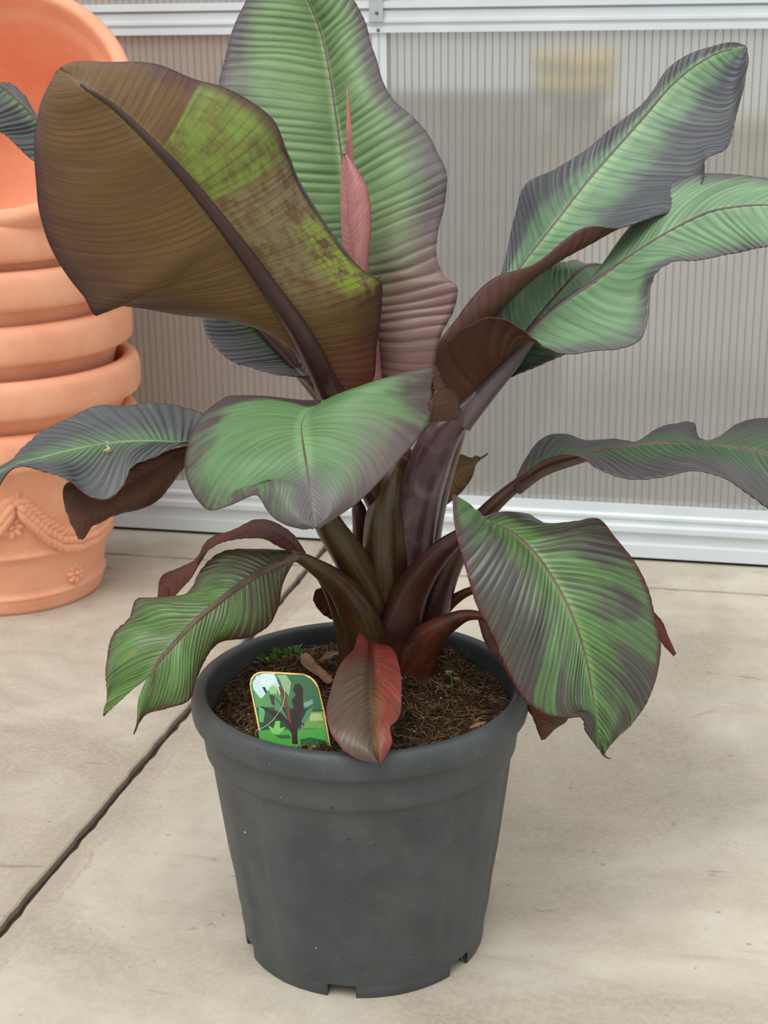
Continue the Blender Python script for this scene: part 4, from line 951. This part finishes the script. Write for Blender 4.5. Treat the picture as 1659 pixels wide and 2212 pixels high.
# ------------------------------------------------------------------ weeds and litter on the soil
M_moss = plain('weed_green', srgb(112, 146, 80), .6, .3, .35, 160)
def soil_at(x, y):
    p = on_z(x, y, SOILZ + .004); return p[0], p[1], soil_h(p[0], p[1])
cx_, cy_, cz_ = soil_at(592, 1400)
bm = bmesh.new()
for i in range(700):
    a = rnd.random() * 6.283; r = .030 * math.sqrt(rnd.random()); x, y = r * math.cos(a) * 1.2, r * math.sin(a) * 1.3
    h = rnd.uniform(.005, .016) * (1 - .65 * (r / .030)); tx, ty = rnd.uniform(-.008, .008), rnd.uniform(-.008, .008); w = rnd.uniform(.0008, .0022); b = rnd.random() * 3.14
    c, s_ = math.cos(b) * w, math.sin(b) * w
    vs = [bm.verts.new(q) for q in ((x - c, y - s_, -.002), (x + c, y + s_, -.002), (x + tx + c, y + ty + s_, h), (x + 1.4 * tx, y + 1.4 * ty, h * 1.1), (x + tx - c, y + ty - s_, h))]
    bm.faces.new(vs)
moss = tag(empty('weed_clump', (cx_, cy_, cz_)), 'clump of tiny green weeds on the soil behind the plant tag', 'weed')
tag(bm_obj('tiny_leaves', bm, M_moss, moss), kind='stuff')
sx_, sy_, sz_ = soil_at(975, 1490)
seed = tag(empty('seedling', (sx_, sy_, sz_)), 'single pale green seedling with round leaves on the right soil', 'weed')
world_tube('seedling_stem', [(0, 0, -.004), (.001, 0, .012), (-.001, .004, .026)], [.0007, .0004], M_moss, seed, (0, 0, 0), 6, 10)
for (ax, ay, az, s_) in ((-.003, .006, .027, .005), (.006, .002, .020, .0038), (-.004, -.003, .012, .003)):
    vv = [(ax + s_ * math.cos(t_ * .5236), ay + s_ * 1.1 * math.sin(t_ * .5236), az + .0012 * math.cos(t_ * 1.047)) for t_ in range(12)]
    mesh_obj('round_leaf', vv + [(p_[0], p_[1], p_[2] - .0004) for p_ in vv], [tuple(range(12)), tuple(range(23, 11, -1))] + [(i, (i + 1) % 12, 12 + (i + 1) % 12, 12 + i) for i in range(12)], M_moss, seed)
M_dry = plain('dried_leaf', srgb(130, 98, 66), .7, .3, .3, 50)
def dried(pts, wid, label, curl=.5):
    W = [np.array(P(*p_)) for p_ in pts]; o_ = W[0]; ch = np.linspace(0, 1, len(W)); t = np.linspace(0, 1, 22)
    Cc = spline(np.array(W), t, ch); v, f = [], []; tg = np.gradient(Cc, axis=0); tg /= np.linalg.norm(tg, axis=1)[:, None]
    for i in range(22):
        sd_ = np.cross(tg[i], [0, -.4, 1.0]); sd_ /= np.linalg.norm(sd_); up_ = np.cross(sd_, tg[i]); w = np.interp(t[i], np.linspace(0, 1, len(wid)), wid)
        for j in range(5):
            q = (j - 2) / 2
            v.append(Cc[i] + sd_ * w * q * (1 + .15 * math.sin(9 * t[i] + j)) + up_ * w * curl * q * q - o_)
    for i in range(21):
        for j in range(4): a = i * 5 + j; f.append((a, a + 1, a + 6, a + 5))
    o = mesh_obj('dried_leaf', v, f, M_dry); o.location = o_
    m = o.modifiers.new('thickness', 'SOLIDIFY'); m.thickness = .0008
    return tag(o, label, 'dried leaf', 'dried leaf bits on the soil')
dried([(655, 1412, .10), (665, 1432, .075), (690, 1455, .05), (712, 1475, .02)], [.004, .008, .007, .005], 'curled tan dried leaf strip left of the small red leaf')
dried([(690, 1428, .09), (715, 1415, .09), (735, 1412, .085)], [.002, .005, .002], 'short dried leaf shred at the foot of the left petiole')
dried([(872, 1490, .02), (884, 1505, .0), (892, 1535, -.03)], [.004, .007, .003], 'brown crumpled dried leaf right of the small red leaf', .8)
dried([(1015, 1572, -.12), (1030, 1566, -.115), (1048, 1560, -.115)], [.001, .003, .001], 'thin straw coloured flake lying by the right front rim', .2)
# bits on the leaves
M_fluff = plain('plant_fluff', srgb(196, 186, 130), .8, .2, .2, 200)
fl_ = [(229, 953, -.056), (234, 958, -.058), (231, 964, -.06), (237, 969, -.062), (229, 972, -.063), (234, 977, -.064)]
deb = tag(empty('flower_debris', tuple(P(232, 965, -.06))), 'scrap of dry yellowish flower on the low left leaf', 'debris')
DO = P(232, 965, -.06)
world_tube('dry_petal', [P(x, y, d_ - .004) for x, y, d_ in fl_], [.0009, .0004, .0012, .0004], M_fluff, deb, DO, 6, 30)
world_tube('dry_petal', [P(222, 974, -.066), P(231, 971, -.066), P(240, 975, -.067)], [.0003, .0011, .0003], M_fluff, deb, DO, 6, 16)
bug = tag(empty('dry_flake', tuple(P(802, 861, -.03))), 'tiny brown flake lying on the arching front leaf', 'debris'); BO = P(802, 861, -.03)
world_tube('flake', [P(794, 864, -.034), P(802, 861, -.034), P(810, 856, -.034)], [.0004, .0022, .0004], M_dry, bug, BO, 6, 14)

# ------------------------------------------------------------------ things dimly seen through the wall
def far_bench(loc, L, D, H, label):
    e = tag(empty('slatted_bench', loc, (0, 0, YAW)), label, 'bench'); mw = plain('bench_wood', srgb(176, 156, 128), .7, .3, .2, 12)
    for i in range(6):
        y = -D / 2 + i * D / 6; box('slat', (-L / 2, L / 2, y, y + D / 6 - .02, H - .03, H), mw, e)
    for sx in (-1, 1):
        for sy in (-1, 1): box('leg', (sx * (L / 2 - .08) - .03, sx * (L / 2 - .08) + .03, sy * (D / 2 - .06) - .03, sy * (D / 2 - .06) + .03, -.01, H - .03), mw, e)
    box('apron', (-L / 2, L / 2, -D / 2 + .01, -D / 2 + .03, H - .30, H - .03), mw, e)
    return e
far_bench((.98, 2.75, 0), 1.1, .5, .86, 'pale wooden slatted bench behind the translucent wall')
M_yel = plain('yellow_blossom', srgb(255, 214, 30), .6, .3, .1, 40); M_fol = plain('far_foliage', srgb(96, 120, 70), .7, .3, .3, 20); M_blk = plain('black_tub', srgb(84, 84, 84), .6, .3)
def flower(loc, R, H, label, bloom=True):
    e = tag(empty('potted_flower', loc), label, 'potted plant', 'potted plants behind the translucent wall')
    v, f = lathe([(.02, 0), (R * .62, 0), (R * .8, H * .45), (R * .86, H * .46), (R * .84, H * .5), (R * .7, H * .48), (.01, H * .44)], 24); mesh_obj('tub', v, f, M_blk, e)
    bm = bmesh.new()
    for i in range(60):
        a = rnd.random() * 6.283; r = R * math.sqrt(rnd.random()); z = H * rnd.uniform(.5, .85)
        bmesh.ops.create_icosphere(bm, subdivisions=1, radius=R * rnd.uniform(.12, .24), matrix=Matrix.Translation((r * math.cos(a), r * math.sin(a), z)))
    bm_obj('foliage', bm, M_fol, e)
    if bloom:
        bm = bmesh.new()
        for i in range(70):
            a = rnd.random() * 6.283; r = R * math.sqrt(rnd.random())
            bmesh.ops.create_icosphere(bm, subdivisions=1, radius=R * rnd.uniform(.10, .16), matrix=Matrix.Translation((r * math.cos(a) * 1.1, r * math.sin(a) * 1.1, H * rnd.uniform(.82, 1.0))))
        tag(bm_obj('blossoms', bm, M_yel, e), kind='stuff')
    return e
flower((.60, 2.90, .86), .11, .17, 'yellow flowering tub right of the pair on the far bench')
flower((.58, 2.66, .86), .10, .11, 'yellow flowering tub left of the pair on the far bench')
flower((-.10, 2.95, 0), .28, .98, 'tall green shrub in a tub behind the translucent wall beside the mullion', False)
flower((1.85, 2.85, 0), .28, 1.15, 'tall green shrub in a tub behind the right end of the translucent wall', False)
fence = tag(empty('board_fence', (-.66, 2.42, 0), (0, 0, YAW)), 'reddish brown board fence behind the left polycarbonate panel', 'fence')
M_board = plain('fence_board', srgb(226, 164, 138), .8, .2, .12, 5)
for i in range(11): box('board', (-.78 + i * .12, -.78 + i * .12 + .112, 0, .02, 0, 1.6 + .01 * (i % 3)), M_board, fence)
for z in (.35, 1.3): box('fence_rail', (-.80, .55, .02, .05, z, z + .07), M_board, fence)

def crate(loc, label):
    e = tag(empty('plastic_crate', loc, (0, 0, YAW)), label, 'crate', 'crates behind the translucent wall'); mc = plain('grey_crate', srgb(132, 134, 140), .6, .3)
    for z in (.0, .085, .17, .255):
        for y in (-.16, .15): box('crate_slat', (-.2, .2, y, y + .012, z, z + .065), mc, e)
        for x in (-.2, .188): box('crate_slat', (x, x + .012, -.148, .15, z, z + .065), mc, e)
    for x in (-.2, .17):
        for y in (-.148, .12): box('corner_post', (x + .013, x + .030, y, y + .03, 0, .32), mc, e)
    box('crate_floor', (-.187, .187, -.147, .149, .0, .012), mc, e)
    return e
crate((.22, 2.25, -.01), 'lower grey plastic crate behind the wall right of the mullion')
crate((.22, 2.25, .312), 'middle grey plastic crate behind the wall right of the mullion')
crate((.22, 2.25, .634), 'top grey plastic crate of the stack behind the wall right of the mullion')
